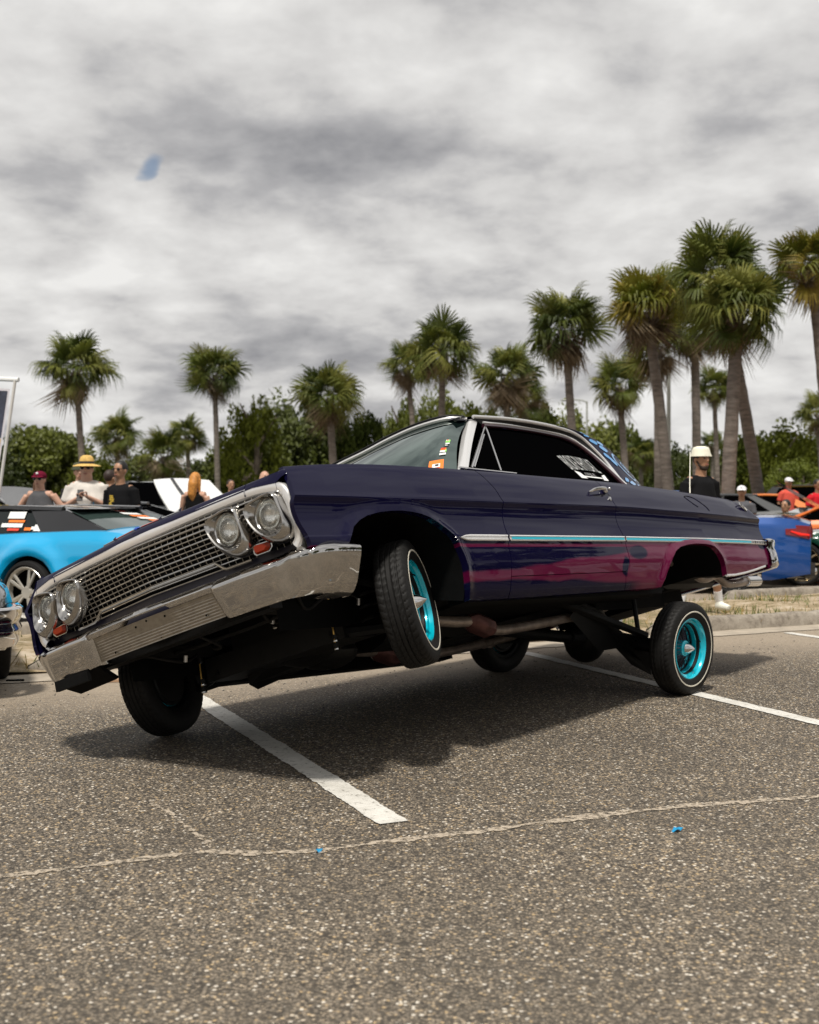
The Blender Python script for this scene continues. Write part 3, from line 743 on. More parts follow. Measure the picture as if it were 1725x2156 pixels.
g = MB(); p = lip(0, -.010); bw = [(a*.45, b_*.45) for a, b_ in [(-.035, .006), (-.012, .006), (-.009, .011), (.009, .011), (.012, .006), (.035, .006), (.030, -.006), (.010, -.006), (.008, -.011), (-.010, -.011), (-.013, -.006), (-.040, -.006)]]
g.prism([p+Vector((0, a, b_)) for a, b_ in bw], (.005, 0, 0)); g.obj('bowtie_badge', blue_e, orn)

# front bumper ------------------------------------------------------------
def bump_path(y):    # plan: (x) of the main face at |y|
    return interp([(0, -.925), (.38, -.905), (.6, -.89), (.78, -.862), (.86, -.835)], abs(y))
bpts = []
for i in range(30): y = .40+(.84-.40)*i/29; bpts.append((bump_path(y), y))
corner = smooth_path([(-.845, .84, 0), (-.815, .905, 0), (-.765, .96, 0), (-.70, .988, 0), (-.64, .998, 0), (-.585, 1.0, 0), (-.545, .998, 0)], 6)
def bsec(x, y, t, rise, sg):
    """one cross-section. t: 0 at guard .. 1 at wrapped end"""
    return x, y
def bumper_side(sg):
    g = MB(); R_ = []
    ctr = [(x, y) for x, y in bpts]+[(p.x, p.y) for p in corner[1:]]
    n = len(ctr)
    for i, (x, y) in enumerate(ctr):
        a = ctr[max(0, i-1)]; c = ctr[min(n-1, i+1)]; tx, ty = c[0]-a[0], c[1]-a[1]; L = math.hypot(tx, ty); nx, ny = -ty/L, tx/L      # outward normal (towards -x / +y)
        if nx > 0 or ny < 0: nx, ny = -abs(nx), abs(ny)
        s_ = i/(n-1); arc = y if x < -.84 else .84+(x+.845)*.9
        ztop = interp([(.40, .500), (.80, .506), (.86, .520), (.90, .527), (1.2, .524)], arc)
        zbot = interp([(.40, .332), (.45, .322), (.80, .322), (.9, .318), (1.2, .300)], arc)
        g0 = max(0, 1-(arc-.40)/.055)            # guard edge rounding at the inner end
        k9 = 1+1.9*max(0, min(1, (arc-.80)/.14)); prof = [(-.10, ztop-.004), (-.06, ztop+.002), (-.040, ztop), (-.030, ztop-.004), (-.004, ztop-.028), (.003, ztop-.036), (.003, ztop-.046), (-.003*k9, ztop-.075), (-.011*k9, (ztop+zbot)/2-.01), (-.021*k9, zbot+.045), (-.030*k9, zbot+.015), (-.040*k9, zbot), (-.075*k9, zbot+.006)]
        row = []
        for o, z in prof:
            low_in = .10*max(0, (.46-z)/.14)*max(0, (1-(arc-.40)/.05)) if arc < .45 else 0
            o2 = o-.03*g0*g0
            row.append(Vector((x-o2*0+nx*o2, sg*(y+ny*o2+(.03+.05)*max(0, (ztop-z)/.17)*max(0, 1-(arc-.40)/.30)*(.5)), z)))
        R_.append(row)
    # inner end wrap of the guard
    r0 = R_[0]; R_ = [[p+Vector((.05, -sg*.006, 0)) for p in r0], [p+Vector((.02, -sg*.004, 0)) for p in r0]]+R_
    rN = R_[-1]; R_ += [[p+Vector((.004, -sg*.012, 0)) for p in rN], [p+Vector((-.004, -sg*.045, 0)) for p in rN]]
    g.rows(R_); return g.obj('bumper_wing', bumper_m, bump_root, sharp=50)
bump_root = empty('front_bumper', parent=car)
for sg in (-1, 1): bumper_side(sg)
# centre bar, lower edge notched over the plate area
g = MB(); R_ = []
for i in range(81):
    y = -.445+.89*i/80; x = bump_path(y)+.012*max(0, (abs(y)-.395)/.05)
    zl = .452 if .17 < abs(y) else (.452+.026*min(1, (.17-abs(y))/.03))
    if abs(y) < .05: zl = .478+.006
    prof = [(.085, .494), (.06, .502), (.036, .500), (.028, .497), (.002, .476), (-.002, .470), (.0, .464), (.003, zl+.002), (.010, zl-.003), (.05, zl+.004)]
    R_.append([Vector((x+o, y, z)) for o, z in prof])
g.rows(R_); g.obj('centre_bar', bumper_m, bump_root, sharp=40)
# ribbed plate
g = MB(); R_ = []; nz = 60
for i in range(2*16+1):
    y = -.435+.87*i/32; row = []
    for j in range(nz+1):
        t = j/nz; z = .452-(.452-.342)*t; x = -.872+.046*t; rib = 0
        flat_top = max(0, min(1, (.30-abs(y)+.02)/.05))
        if t > .12:
            am = 1 if abs(y) > .16 or t > .52 else 0
            am *= (1 if abs(y) < .42 else 0); rib = -.0028*am*(.5+.5*math.cos(2*PI*t*9))
        yy = y*(1-.03*(1-t)) if abs(y) > .3 else y
        row.append(Vector((x+rib+.02*(abs(y)/.43)**2*.6-.012, yy, z)))
    R_.append(row)
g.rows(R_); pl_ = g.obj('ribbed_plate', alu, bump_root, sharp=80)
for y, z in ((-.10, .431), (.10, .431), (-.02, .355), (.30, .36), (-.33, .372), (.02, .44)):
    g = MB(); g.lathe([(0, .0055), (.002, .005), (.002, .0005)], 10, Matrix.Translation((-.884+.046*(.452-z)/.11, y, z)) @ Matrix.Rotation(PI/2, 4, 'Z')); g.obj('bolt_hole', black, bump_root)
for (xx, yy, zz, dy) in ((-.735, -.982, .478, 0), ):
    g = MB(); g.ell((-.80, -.932, .478), (.007, .010, .012)); g.obj('bumper_bolt', chrome, bump_root)
g = MB(); g.box((-.86, .62, .30), (.02, .25, .05)); g.prism([(-.83, .46, .33), (-.83, .80, .315), (-.70, .78, .26), (-.70, .50, .27)], (.02, 0, .01)); g.obj('gravel_pan', black, car)

# side trim -----------------------------------------------------------------
def trim(xa, xb, name='side_trim', insert=None, sg=-1, tip=False, par=None):
    g = MB(); R_ = []; n = max(8, int((xb-xa)/.04))
    for i in range(n+1):
        x = xa+(xb-xa)*i/n; zc_ = interp(ZT, x)+.002; hh = .0165; 
        if tip: hh *= min(1, math.sqrt((x-xa)/.07+.02))
        y = lambda z: yhalf(x, z, False)
        R_.append([Vector((x, sg*(y(zc_+hh)-.004), zc_+hh)), Vector((x, sg*(y(zc_)+.007), zc_+hh*.93)), Vector((x, sg*(y(zc_)+.009), zc_+hh*.6)), Vector((x, sg*(y(zc_)+.0045), zc_+hh*.42)), Vector((x, sg*(y(zc_)+.0045), zc_-hh*.42)), Vector((x, sg*(y(zc_)+.009), zc_-hh*.6)), Vector((x, sg*(y(zc_)+.006), zc_-hh*.95)), Vector((x, sg*(y(zc_-hh)-.004), zc_-hh))])
    g.rows(R_); t = g.obj(name, trim_m, car, sharp=35)
    for x0, x1, m_ in (insert or []):
        g = MB(); R_ = []; n = max(4, int((x1-x0)/.05))
        for i in range(n+1):
            x = x0+(x1-x0)*i/n; zc_ = interp(ZT, x)+.002; y = yhalf(x, zc_, False)+.0062; R_.append([Vector((x, sg*y, zc_+.0072)), Vector((x, sg*y, zc_-.0072))])
        g.rows(R_); g.obj('insert', m_, t)
    return t
for sg in (-1, 1):
    trim(.238, .655, sg=sg, tip=True); trim(.672, 1.958, insert=[(.69, 1.95, turq_trim)], sg=sg); tt = trim(1.972, 4.375, insert=[(1.98, 4.03, turq_trim), (4.031, 4.36, silver)], sg=sg)
    if sg < 0:
        for i, ch in enumerate('IMPALA'):
            me = text_mesh(ch, .022, .0012); me.materials.append(blacker)
            x = 4.07+i*.052; z = interp(ZT, x)-.006
            M_ = Matrix.Translation((x, -(yhalf(x, z, False)+.0078), z)) @ Matrix.Rotation(PI/2, 4, 'X'); inst(me, 'letter', tt, M_)
g = MB(); g.tube([Vector((x, -(yhalf(x, z)-.004), z-.004)) for x, z in QB[:-1]], .009, 8); g.obj('lower_edge_moulding', trim_m, car)
# rear bumper
g = MB(); R_ = []
for p in smooth_path([(4.36, .975, 0), (4.42, .985, 0), (4.50, .975, 0), (4.545, .93, 0), (4.56, .80, 0), (4.57, .4, 0), (4.57, 0, 0), (4.57, -.4, 0), (4.56, -.80, 0), (4.545, -.93, 0), (4.50, -.975, 0), (4.42, -.985, 0), (4.36, -.975, 0)], 8):
    c = Vector((4.1, 0, 0)); dn = Vector((p.x-3.9, p.y*.6, 0)).normalized(); R_.append([Vector((p.x, p.y, 0))+dn*o+Vector((0, 0, z)) for o, z in ((-.05, .610), (-.01, .614), (.012, .600), (.010, .575), (-.008, .545), (-.002, .50), (-.004, .45), (-.012, .41), (-.03, .395), (-.06, .40))])
g.rows(R_); g.obj('rear_bumper', chrome, car, sharp=45)

# greenhouse ------------------------------------------------------------------
roofz = [(1.02, 1.372), (1.2, 1.388), (1.5, 1.396), (1.85, 1.400), (2.2, 1.394), (2.36, 1.383), (2.55, 1.352), (2.72, 1.305)]
def rail(x): return interp([(1.02, .655), (1.2, .668), (2.3, .675), (2.72, .62)], x)
g = MB(); R_ = []
for i in range(40):
    x = 1.02+(2.72-1.02)*i/39; row = []
    for j in range(25):
        v = -1+2*j/24; xx = x-(.035*(1-v*v))*max(0, 1-(x-1.02)/.5)+(.12*(1-v*v))*max(0, (x-2.2)/.5); z = sinterp(roofz, x)+(.045-.05*max(0, 1-(x-1.02)/.45))*(1-abs(v)**2.6)-.010
        row.append(Vector((xx, rail(x)*v, z)))
    R_.append(row)
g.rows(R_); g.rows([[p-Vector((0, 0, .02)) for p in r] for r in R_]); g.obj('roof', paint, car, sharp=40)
# windshield
wb = smooth_path([(.60, -.83, .955), (.46, -.72, .95), (.36, -.5, .948), (.30, -.25, .948), (.28, 0, .948), (.30, .25, .948), (.36, .5, .948), (.46, .72, .95), (.60, .83, .955)], 4)
wt = smooth_path([(1.12, -.650, 1.352), (1.04, -.58, 1.374), (1.0, -.40, 1.388), (.99, -.2, 1.386), (.99, 0, 1.374), (1.0, .2, 1.372), (1.02, .40, 1.366), (1.05, .58, 1.358), (1.12, .650, 1.352)], 4)
g = MB(); R_ = []
for a, c in zip(wb, wt):
    R_.append([a.lerp(c, t/10)+Vector((-.035*math.sin(PI*t/10), 0, .02*math.sin(PI*t/10))) for t in range(11)])
WS = bpy.data.materials.new('windshield_glass'); WS.use_nodes = True; b = NB(WS)
b.bsdf.inputs['Base Color'].default_value = (.004, .008, .0075, 1); b.bsdf.inputs['Roughness'].default_value = .015; b.bsdf.inputs['IOR'].default_value = 2.2; b.bsdf.inputs['Specular IOR Level'].default_value = .8; b.bsdf.inputs['Specular Tint'].default_value = (.80, 1, .93, 1)
g.rows(R_); ws = g.obj('windshield', WS, car)
g = MB(); g.tube([p+Vector((-.012, 0, .008)) for p in wt], .014, 8); g.obj('header_trim', trim_m, car)
g = MB(); g.tube([p+Vector((-.022, 0, .022)) for p in wt], .007, 8); g.obj('header_gasket', blacker, car)
# stickers on the inside corner of the windshield
def ws_pt(u, v):     # u along base from the left corner (0..1), v upwards
    f_ = u*(len(wb)-1); i = int(min(f_, len(wb)-2)); a = wb[i].lerp(wb[i+1], f_-i); c = wt[i].lerp(wt[i+1], f_-i)
    return a.lerp(c, v)+Vector((-.035*math.sin(PI*v)-.004, -.001, .02*math.sin(PI*v)+.003))
def sticker(u0, u1, v0, v1, m_, name='sticker', lift=0):
    g = MB(); R_ = [[ws_pt(u0+(u1-u0)*i/4, v0+(v1-v0)*j/3)+Vector((-lift, 0, lift)) for j in range(4)] for i in range(5)]
    g.rows(R_); return g.obj(name, m_, ws)
st_o = mat('sticker_orange', (.85, .20, .02), .5); st_g = mat('sticker_green', (.25, .6, .12), .5); st_w = mat('sticker_white', (.8, .8, .78), .5); st_r = mat('sticker_red', (.7, .06, .03), .5); st_k = mat('sticker_black', (.02, .02, .02), .5)
STK = [(.055, .115, .03, .20, st_o, 0), (.068, .100, .09, .14, st_w, .002), (.072, .092, .06, .085, st_r, .002), (.074, .088, .105, .13, st_k, .003),
       (.048, .078, .27, .30, st_w, 0), (.050, .078, .315, .34, st_w, 0), (.050, .076, .345, .38, st_o, 0), (.046, .052, .31, .35, st_g, .001), (.054, .074, .36, .375, st_r, .002),
       (.040, .066, .41, .425, st_k, 0), (.045, .058, .412, .424, st_w, .002), (.038, .060, .445, .465, st_w, 0), (.038, .062, .47, .52, st_g, 0), (.044, .058, .495, .515, st_w, .002), (.046, .054, .50, .512, st_o, .003)]
for a, c, d0, d1, m_, l_ in STK: sticker(a, c, d0, d1, m_, lift=l_)
def side_y(z): return .655+(1.345-z)*.50
# A pillar, vent window, side glass, C pillar
for sg in (-1, 1):
    s3 = lambda x, z, o=0: Vector((x, sg*(side_y(z)+o), z))
    g = MB(); R_ = []
    for t in [i/8 for i in range(9)]:
        z = .965+(1.365-.965)*t; xa = .615+(1.135-.615)*t-.01*math.sin(PI*t); wdt = .058+.028*t
        R_.append([s3(xa, z, -.02), s3(xa+.004, z, .006), s3(xa+wdt*.35, z, .012), s3(xa+wdt*.7, z, .014), s3(xa+wdt, z, .010), s3(xa+wdt+.004, z, -.02)])
    g.rows(R_); g.obj('windshield_pillar', trim_m, car, sharp=40)
    vw = empty('vent_window', parent=car)
    tri = [s3(.745, .985), s3(1.01, .985), s3(1.255, 1.305)]
    g = MB(); g.prism([tri[0], tri[1], tri[2]], (0, -sg*.006, 0)); g.obj('glass', glass_dark, vw, smooth=False)
    g = MB(); g.tube([s3(.725, .978, .004), s3(1.245, 1.318, .004)], .008, 8); g.tube([s3(.755, .985, .006), s3(1.16, 1.25, .006)], .006, 8); g.obj('frame', chrome, vw)
    g = MB(); g.tube([s3(1.012, .978, .004), s3(1.258, 1.318, .004)], .0065, 8); g.obj('division_bar', chrome, vw)
    g = MB(); g.prism([s3(1.02, .955), s3(1.255, 1.30), s3(1.5, 1.318), s3(1.83, 1.326), s3(2.10, 1.315), s3(2.22, 1.285), s3(2.32, 1.20), s3(2.375, 1.08), s3(2.40, .96)], (0, -sg*.006, 0)); g.obj('side_window', glass_dark, car, smooth=False)
    # mouldings round the side opening
    top_ = smooth_path([s3(1.24, 1.33), s3(1.5, 1.346), s3(1.83, 1.352), s3(2.10, 1.345), s3(2.23, 1.325), s3(2.32, 1.28), s3(2.39, 1.19), s3(2.44, 1.08), s3(2.475, .975)], 5)
    g = MB(); g.tube([p+Vector((0, sg*.004, 0)) for p in top_], .012, 8, up=(0, 1, 0), flat=1.2); g.obj('window_channel', mat('plum_channel', (.045, .012, .02), .3, .3, 1), car)
    g = MB(); g.tube([p+Vector((0, sg*.010, .016)) if i < 24 else p+Vector((.020, sg*.010, .006)) for i, p in enumerate(top_)], .007, 8); g.obj('opening_trim', trim_m, car)
    drip = smooth_path([Vector((1.15, sg*.672, 1.372)), Vector((1.5, sg*.688, 1.388)), Vector((1.85, sg*.694, 1.392)), Vector((2.16, sg*.694, 1.383)), Vector((2.33, sg*.694, 1.355)), Vector((2.43, sg*.705, 1.295)), Vector((2.53, sg*.735, 1.18)), Vector((2.565, sg*.79, 1.03)), Vector((2.57, sg*.825, .972))], 5)
    g = MB(); g.tube(drip, .011, 8, flat=.8); g.obj('drip_rail', trim_m, car)
    # filler between channel and drip rail (dark painted)
    g = MB(); R_ = []
    for i in range(len(top_)):
        f_ = i/(len(top_)-1)*(len(drip)-1); k_ = int(min(f_, len(drip)-2)); dpt = drip[k_].lerp(drip[k_+1], f_-k_); R_.append([top_[i], dpt])
    g.rows(R_); g.obj('roof_side', blacker, car)
    # C pillar, airbrushed
    outer = smooth_path([Vector((2.30, sg*.68, 1.380)), Vector((2.50, sg*.665, 1.362)), Vector((2.74, sg*.66, 1.328)), Vector((2.89, sg*.665, 1.245)), Vector((3.02, sg*.68, 1.12)), Vector((3.10, sg*.71, .965))], 7)
    inner = drip[12:]; g = MB(); R_ = []
    for i in range(len(outer)):
        f_ = i/(len(outer)-1)*(len(inner)-1); k_ = int(min(f_, len(inner)-2)); a = inner[k_].lerp(inner[k_+1], f_-k_)
        R_.append([a.lerp(outer[i], t/8)+Vector((0, sg*.02*math.sin(PI*t/8), .01*math.sin(PI*t/8))) for t in range(9)]+[outer[i]+Vector((.02, -sg*.10, .0))])
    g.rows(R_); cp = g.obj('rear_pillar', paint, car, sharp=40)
    if sg < 0:
        blue_ab = mat('airbrush_blue', (.02, .26, .62), .3, coat=1)
        def pp(a, t, off=.003):
            f_ = a*(len(R_)-1); k_ = int(min(f_, len(R_)-2)); r0, r1 = R_[k_], R_[k_+1]; g_ = t*8; q = int(min(g_, 7)); p = r0[q].lerp(r0[q+1], g_-q).lerp(r1[q].lerp(r1[q+1], g_-q), f_-k_)
            return p+Vector((-.002, -off, off*.6))
        def blob(a, t, ra, rt, hole=0, n=18, ang=0):
            g = MB(); ring = []; ring2 = []
            for k_ in range(n):
                th = 2*PI*k_/n; dx, dy = math.cos(th)*ra, math.sin(th)*rt*(1+.25*math.sin(2*th+ang)); c_, s2 = math.cos(ang), math.sin(ang)
                aa, tt_ = a+dx*c_-dy*s2*.3, t+dy*c_+dx*s2
                ring.append(pp(max(0, min(1, aa)), max(.03, min(.97, tt_)))); 
                aa, tt_ = a+(dx*c_-dy*s2*.3)*hole, t+(dy*c_+dx*s2)*hole; ring2.append(pp(max(0, min(1, aa)), max(.03, min(.97, tt_))))
            if hole: g.rows([ring+[ring[0]], ring2+[ring2[0]]])
            else: g.rows([ring+[ring[0]], [pp(a, t)]*(n+1)])
            return g.obj('painted_motif', blue_ab, cp, merge=1e-6)
        for a, t, ra, rt, ho, an in ((.22, .5, .05, .16, 0, .4), (.30, .30, .035, .10, 0, .5), (.42, .25, .05, .10, 0, .3), (.44, .48, .05, .14, 0, .8), (.52, .36, .045, .10, 0, .2), (.40, .82, .12, .12, 0, .3),
                                     (.60, .22, .04, .07, 0, .6), (.66, .28, .045, .06, 0, .2), (.72, .62, .15, .24, .84, 0), (.72, .62, .055, .09, .75, 0), (.72, .62, .03, .05, 0, .5), (.84, .22, .035, .10, 0, .9), (.90, .35, .035, .10, 0, .2), (.93, .60, .03, .10, 0, .5), (.95, .80, .03, .10, 0, .1), (.14, .75, .06, .10, 0, .2), (.90, .90, .08, .05, 0, 0)):
            blob(a, t, ra, rt, ho, ang=an)
# back window
g = MB(); R_ = []
for j in range(13):
    v = -1+2*j/12; R_.append([Vector((2.72+.10*(1-v*v), .60*v, 1.30+.04*(1-abs(v)**2.6))), Vector((2.95+.08*(1-v*v), .64*v, 1.16)), Vector((3.12+.08*(1-v*v), .68*v, .985))])
g.rows(R_); g.obj('rear_window', glass_dark, car)
# belt mouldings
for sg in (-1, 1):
    g = MB(); g.tube([Vector((x, sg*(side_y(.975)+.012), .968+.006*(x-.6))) for x in (.60, .9, 1.15)], .006, 8); g.obj('belt_moulding', chrome, car)
# interior (dark): seats and steering wheel under the glass
g = MB(); g.box((1.75, 0, .55), (2.2, 1.5, .5)); g.box((1.7, 0, .84), (.18, 1.4, .35)); g.box((2.4, 0, .90), (.2, 1.4, .25)); g.obj('interior', black, car)
# door handle + lock, fuel door, emblem, antenna
hd_ = empty('door_handle', parent=car)
P = lambda x, z, o: Vector((x, -(yhalf(x, z)+o), z))
g = MB(); g.tube([P(1.76, .862, .004), P(1.775, .868, .028), P(1.82, .876, .036), P(1.88, .882, .036), P(1.94, .884, .030)], [.006, .010, .011, .011, .012], 10, flat=.7); g.obj('pull', chrome, hd_)
g = MB(); g.ell(P(1.955, .880, .012), (.022, .02, .022)); g.obj('escutcheon', chrome, hd_); g = MB(); g.ell(P(1.975, .884, .036), (.010, .010, .010)); g.obj('button', chrome, hd_)
g = MB(); g.lathe([(0, .014), (.006, .013), (.008, .008), (.008, .0005)], 18, Matrix.Translation(P(1.965, .822, 0)) @ Matrix.Rotation(PI, 4, 'Z')); g.obj('door_lock', chrome, car)
g = MB(); pts = [P(x, z, .0015) for x, z in ((3.165, .905), (3.19, .875), (3.225, .845), (3.27, .825))]; g.tube(pts, .0022, 6)
pts = [P(x, z, .0015) for x, z in ((3.165, .905), (3.23, .915), (3.32, .905), (3.38, .870), (3.425, .83), (3.435, .80))]; g.tube(smooth_path(pts, 4), .0022, 6); g.obj('fuel_door_gap', black, car)
g = MB(); ce = P(4.225, .870, .004); g.tube([ce+Vector((.055*math.cos(a), 0.0, 0))+Vector((.018*math.sin(a), .012*math.sin(a), .026*math.sin(a)-.030*math.cos(a))) for a in [2*PI*i/24 for i in range(24)]], .0045, 6, close=True); em = g.obj('rear_emblem', chrome, car)
g = MB(); g.tube([ce+Vector((-.035, -.004, .015)), ce+Vector((0, -.006, 0)), ce+Vector((.04, -.004, -.018))], .008, 8); g.obj('emblem_bar', chrome, em)
g = MB(); g.tube([(3.69, -.75, .95), (3.76, -.75, 1.07), (3.952, -.75, 1.352)], [.005, .004, .003], 8); g.obj('antenna', mat('pale_antenna', (.75, .72, .62), .4), car)
# window decal
me = text_mesh('BROKE RHYDAZ', .105, .0004); me.materials.append(white_pr)
xs_ = [v.co.x for v in me.vertices]; ys_ = [v.co.y for v in me.vertices]; x0, x1, y0_, y1_ = min(xs_), max(xs_), min(ys_), max(ys_)
Z0d, Z1d = 1.060, 1.175
for v in me.vertices:
    a = (v.co.x-x0)/(x1-x0); t = (v.co.y-y0_)/(y1_-y0_); bow = .030*(1-(2*a-1)**2)
    z = Z0d+bow*.3+t*(Z1d-Z0d+bow*.2-.01); x = 1.862+a*.385+.055*(1-t); o = .004+abs(v.co.z)
    v.co = (x, -(side_y(z)+o), z)
inst(me, 'window_lettering', car)
me = text_mesh('F.W.B. FL', .03, .0004); me.materials.append(white_pr)
for v in me.vertices:
    z = 1.028+v.co.y*1.0-.010*(v.co.x*9)**2*.3; v.co = (2.11+v.co.x*1.1, -(side_y(z)+.005), z)
inst(me, 'window_lettering', car)
for pts_ in (((1.93, 1.055), (1.99, 1.045), (2.03, 1.0), (1.95, 1.0)), ((2.30, 1.0), (2.24, 1.0), (2.26, 1.04), (2.31, 1.05)), ((1.99, 1.022), (2.24, 1.022), (2.24, 1.012), (1.99, 1.012))):
    g = MB(); g.prism([Vector((x, -(side_y(z)+.004), z)) for x, z in pts_], (0, -.0008, 0)); g.obj('window_lettering', white_pr, car, smooth=False)

# underbody ---------------------------------------------------------------------
g = MB(); g.box((1.5, 0, .33), (2.1, 1.72, .02)); g.box((.20, .90, .30), (.04, .16, .16)); g.box((1.4, -.84, .285), (2.2, .10, .07)); g.box((1.4, .84, .275), (2.2, .12, .08)); g.obj('floor_pan', black, car)
g = MB()
for sg in (-1, 1):
    g.tube([(-.74, sg*.42, .40), (-.3, sg*.42, .38), (.1, sg*.42, .36), (.5, sg*.30, .30), (1.2, sg*.14, .27), (1.6, sg*.14, .27), (2.3, sg*.40, .33), (2.7, sg*.48, .50), (3.1, sg*.48, .52), (3.5, sg*.48, .42), (4.3, sg*.48, .42)], .05, 4)
g.box((-.02, 0, .26), (.24, .95, .12)); g.box((-.70, 0, .37), (.08, 1.2, .08)); g.box((1.4, 0, .26), (.25, .3, .07)); g.obj('frame', blacker, car)
g = MB(); g.box((.25, 0, .50), (.75, .55, .42)); g.ell((.20, .03, .26), (.30, .16, .10)); g.ell((.30, .02, .21), (.18, .14, .075)); g.tube([(.65, 0, .40), (1.1, 0, .33), (1.35, 0, .32)], [.20, .13, .09], 12); g.obj('engine', blacker, car)
g = MB(); g.prism([(.13, -.10, .222), (.28, -.06, .215), (.16, .10, .200), (.05, .06, .205)], (0, 0, .02)); g.obj('red_plate', mat('red_oil_pan', (.32, .012, .006), .4), car)
g = MB(); g.prism([(.02, .15, .22), (.35, .12, .22), (.45, .35, .20), (.15, .42, .13), (.02, .35, .15)], (0, 0, .10)); g.obj('steering_guard', blacker, car)
g = MB(); g.rows([[Vector((-.60, y, .75)), Vector((-.62, y, .40))] for y in [-.6+.1*i for i in range(13)]]); g.obj('radiator', black, car)
# wheel housings
for sg in (-1, 1):
    for A, dep in ((ARC_F, .47), (ARC_R, .50)):
        g = MB(); g.rows([[Vector((x, sg*(yhalf(x, z)-.03), z+.004)), Vector((x+(0), sg*(.99-dep*.5), z+.05)), Vector((x, sg*(.99-dep), z+.05)), Vector((x, sg*(.99-dep-.02), .25))] for x, z in A]); g.obj('wheel_housing', black, car, sharp=60)
g = MB()
g.rows([[Vector((x, sg_*.44, z)) for sg_ in (-1, 1)] for x, z in ((2.3, .36), (2.5, .62), (3.3, .62), (3.45, .36), (4.35, .42))]); g.box((3.9, 0, .45), (.75, 1.5, .10)); g.box((3.85, .1, .37), (.55, .8, .12)); g.box((1.95, 0, .36), (.9, 1.7, .03)); g.obj('trunk_floor', black, car)
# closing walls behind the panels so the ground does not show through the body
for sg in (-1, 1):
    g = MB(); g.rows([[Vector((x, sg*.90, z)) for z in (.30, .90)] for x in (.28, .8, 1.4, 2.0, 2.38)]); g.obj('inner_sill', black, car)
    g = MB(); g.rows([[Vector((x, sg*.52, z)) for z in (.38, .86)] for x in (-.6, -.3, 0, .28)]+[[Vector((.28, sg*.92, z)) for z in (.28, .86)]]); g.obj('inner_fender', black, car)
    g = MB(); g.rows([[Vector((x, sg*.90, z)) for z in (.44, .85)] for x in (3.42, 3.9, 4.38)]); g.obj('inner_quarter', black, car)
# exhausts
for sg in (-1, 1):
    ex = empty('exhaust', parent=car)
    g = MB(); g.tube(smooth_path([(.70, sg*.33, .30), (.95, sg*.34, .27), (1.10, sg*.35, .265)], 4), .032, 12); g.tube(smooth_path([(1.32, sg*.35, .205), (1.45, sg*.35, .20), (1.9, sg*.35, .222), (2.45, sg*.35, .262), (2.75, sg*.36, .30), (2.95, sg*.42, .40), (3.15, sg*.56, .47), (3.35, sg*.62, .530), (3.60, sg*.64, .455), (3.74, sg*.64, .405), (3.88, sg*.64, .402), (4.0, sg*.64, .424), (4.10, sg*.64, .395), (4.20, sg*.64, .358), (4.45, sg*.64, .360), (4.60, sg*.64, .370)], 4), .030, 12); g.obj('pipe', steel, ex)
    g = MB(); g.tube([(1.09, sg*.35, .268), (1.13, sg*.35, .262), (1.28, sg*.35, .215), (1.33, sg*.35, .205)], [.035, .062, .062, .035], 8, flat=.8); g.obj('muffler', mat('rusty_steel', (.13, .055, .05), .45, .6, vary=.4, vscale=20), ex)
    g = MB(); 
    for x in (2.26, 2.34): g.tube([(x, sg*.35, .247), (x+.03, sg*.35, .25)], .036, 12)
    g.obj('clamp', steel, ex)
    g = MB(); g.lathe([(0, .035), (.0, .039), (.25, .040), (.25, .034), (.02, .033)], 20, Matrix.Translation((4.60, sg*.64, .370)) @ Matrix.Rotation(-PI/2, 4, 'Z')); g.obj('tip', chrome, ex)
# front suspension left: arms, spring, sway bar with brass-coloured link
for sg in (-1, 1):
    g = MB(); g.tube([(-.12, sg*.38, .24), (-.04, sg*.66, .20)], [.03, .022], 6); g.tube([(.18, sg*.38, .24), (-.02, sg*.66, .20)], [.03, .022], 6); g.tube([(-.08, sg*.40, .52), (-.01, sg*.62, .42)], .018, 6); g.tube([(.12, sg*.40, .52), (-.01, sg*.62, .42)], .018, 6)
    g.tube([(-.01, sg*.66, .19), (-.02, sg*.68, .30), (-.01, sg*.63, .43)], .028, 8); g.obj('control_arm', blacker, car)
    g = MB(); pts = [Vector((.04+.06*math.cos(a), sg*.50+.06*math.sin(a), .24+.30*a/(10*PI))) for a in [i*PI/6 for i in range(61)]]; g.tube(pts, .009, 6); g.obj('coil_spring', blacker, car)
    g = MB(); g.tube([(-.19, sg*.46, .30), (-.20, sg*.46, .185)], .0052, 8); lk = g.obj('sway_bar_link', gold_metal, car)
    g = MB()
    for z in (.345, .30, .188, .150): g.tube([(-.175-.1*(.345-z), sg*.46, z), (-.175-.1*(.345-z), sg*.46, z+.006)], .016, 12)
    g.obj('washer', chrome_dull, lk)
    g = MB(); 
    for z in (.35, .306, .194, .155): g.tube([(-.176-.1*(.345-z), sg*.46, z), (-.176-.1*(.345-z), sg*.46, z+.028)], .013, 10)
    g.obj('bushing', rubber, lk)
    g = MB(); g.tube(smooth_path([(-.18, sg*.46, .35), (-.32, sg*.44, .36), (-.42, sg*.36, .35), (-.44, sg*.2, .34), (-.44, 0, .34)], 4), .011, 8); g.obj('sway_bar', blacker, car)
    g = MB(); g.tube(smooth_path([(-.30, sg*.40, .44), (-.22, sg*.44, .40), (-.14, sg*.50, .42), (-.06, sg*.56, .36)], 5), .006, 6); g.obj('hydraulic_hose', rubber, car)
g = MB()
for p in ((-.36, -.18, .42), (-.31, -.26, .40), (-.30, -.20, .33)): g = MB(); g.ell(p, (.014, .014, .012), 8, 6); g.obj('fitting', chrome_dull, car)
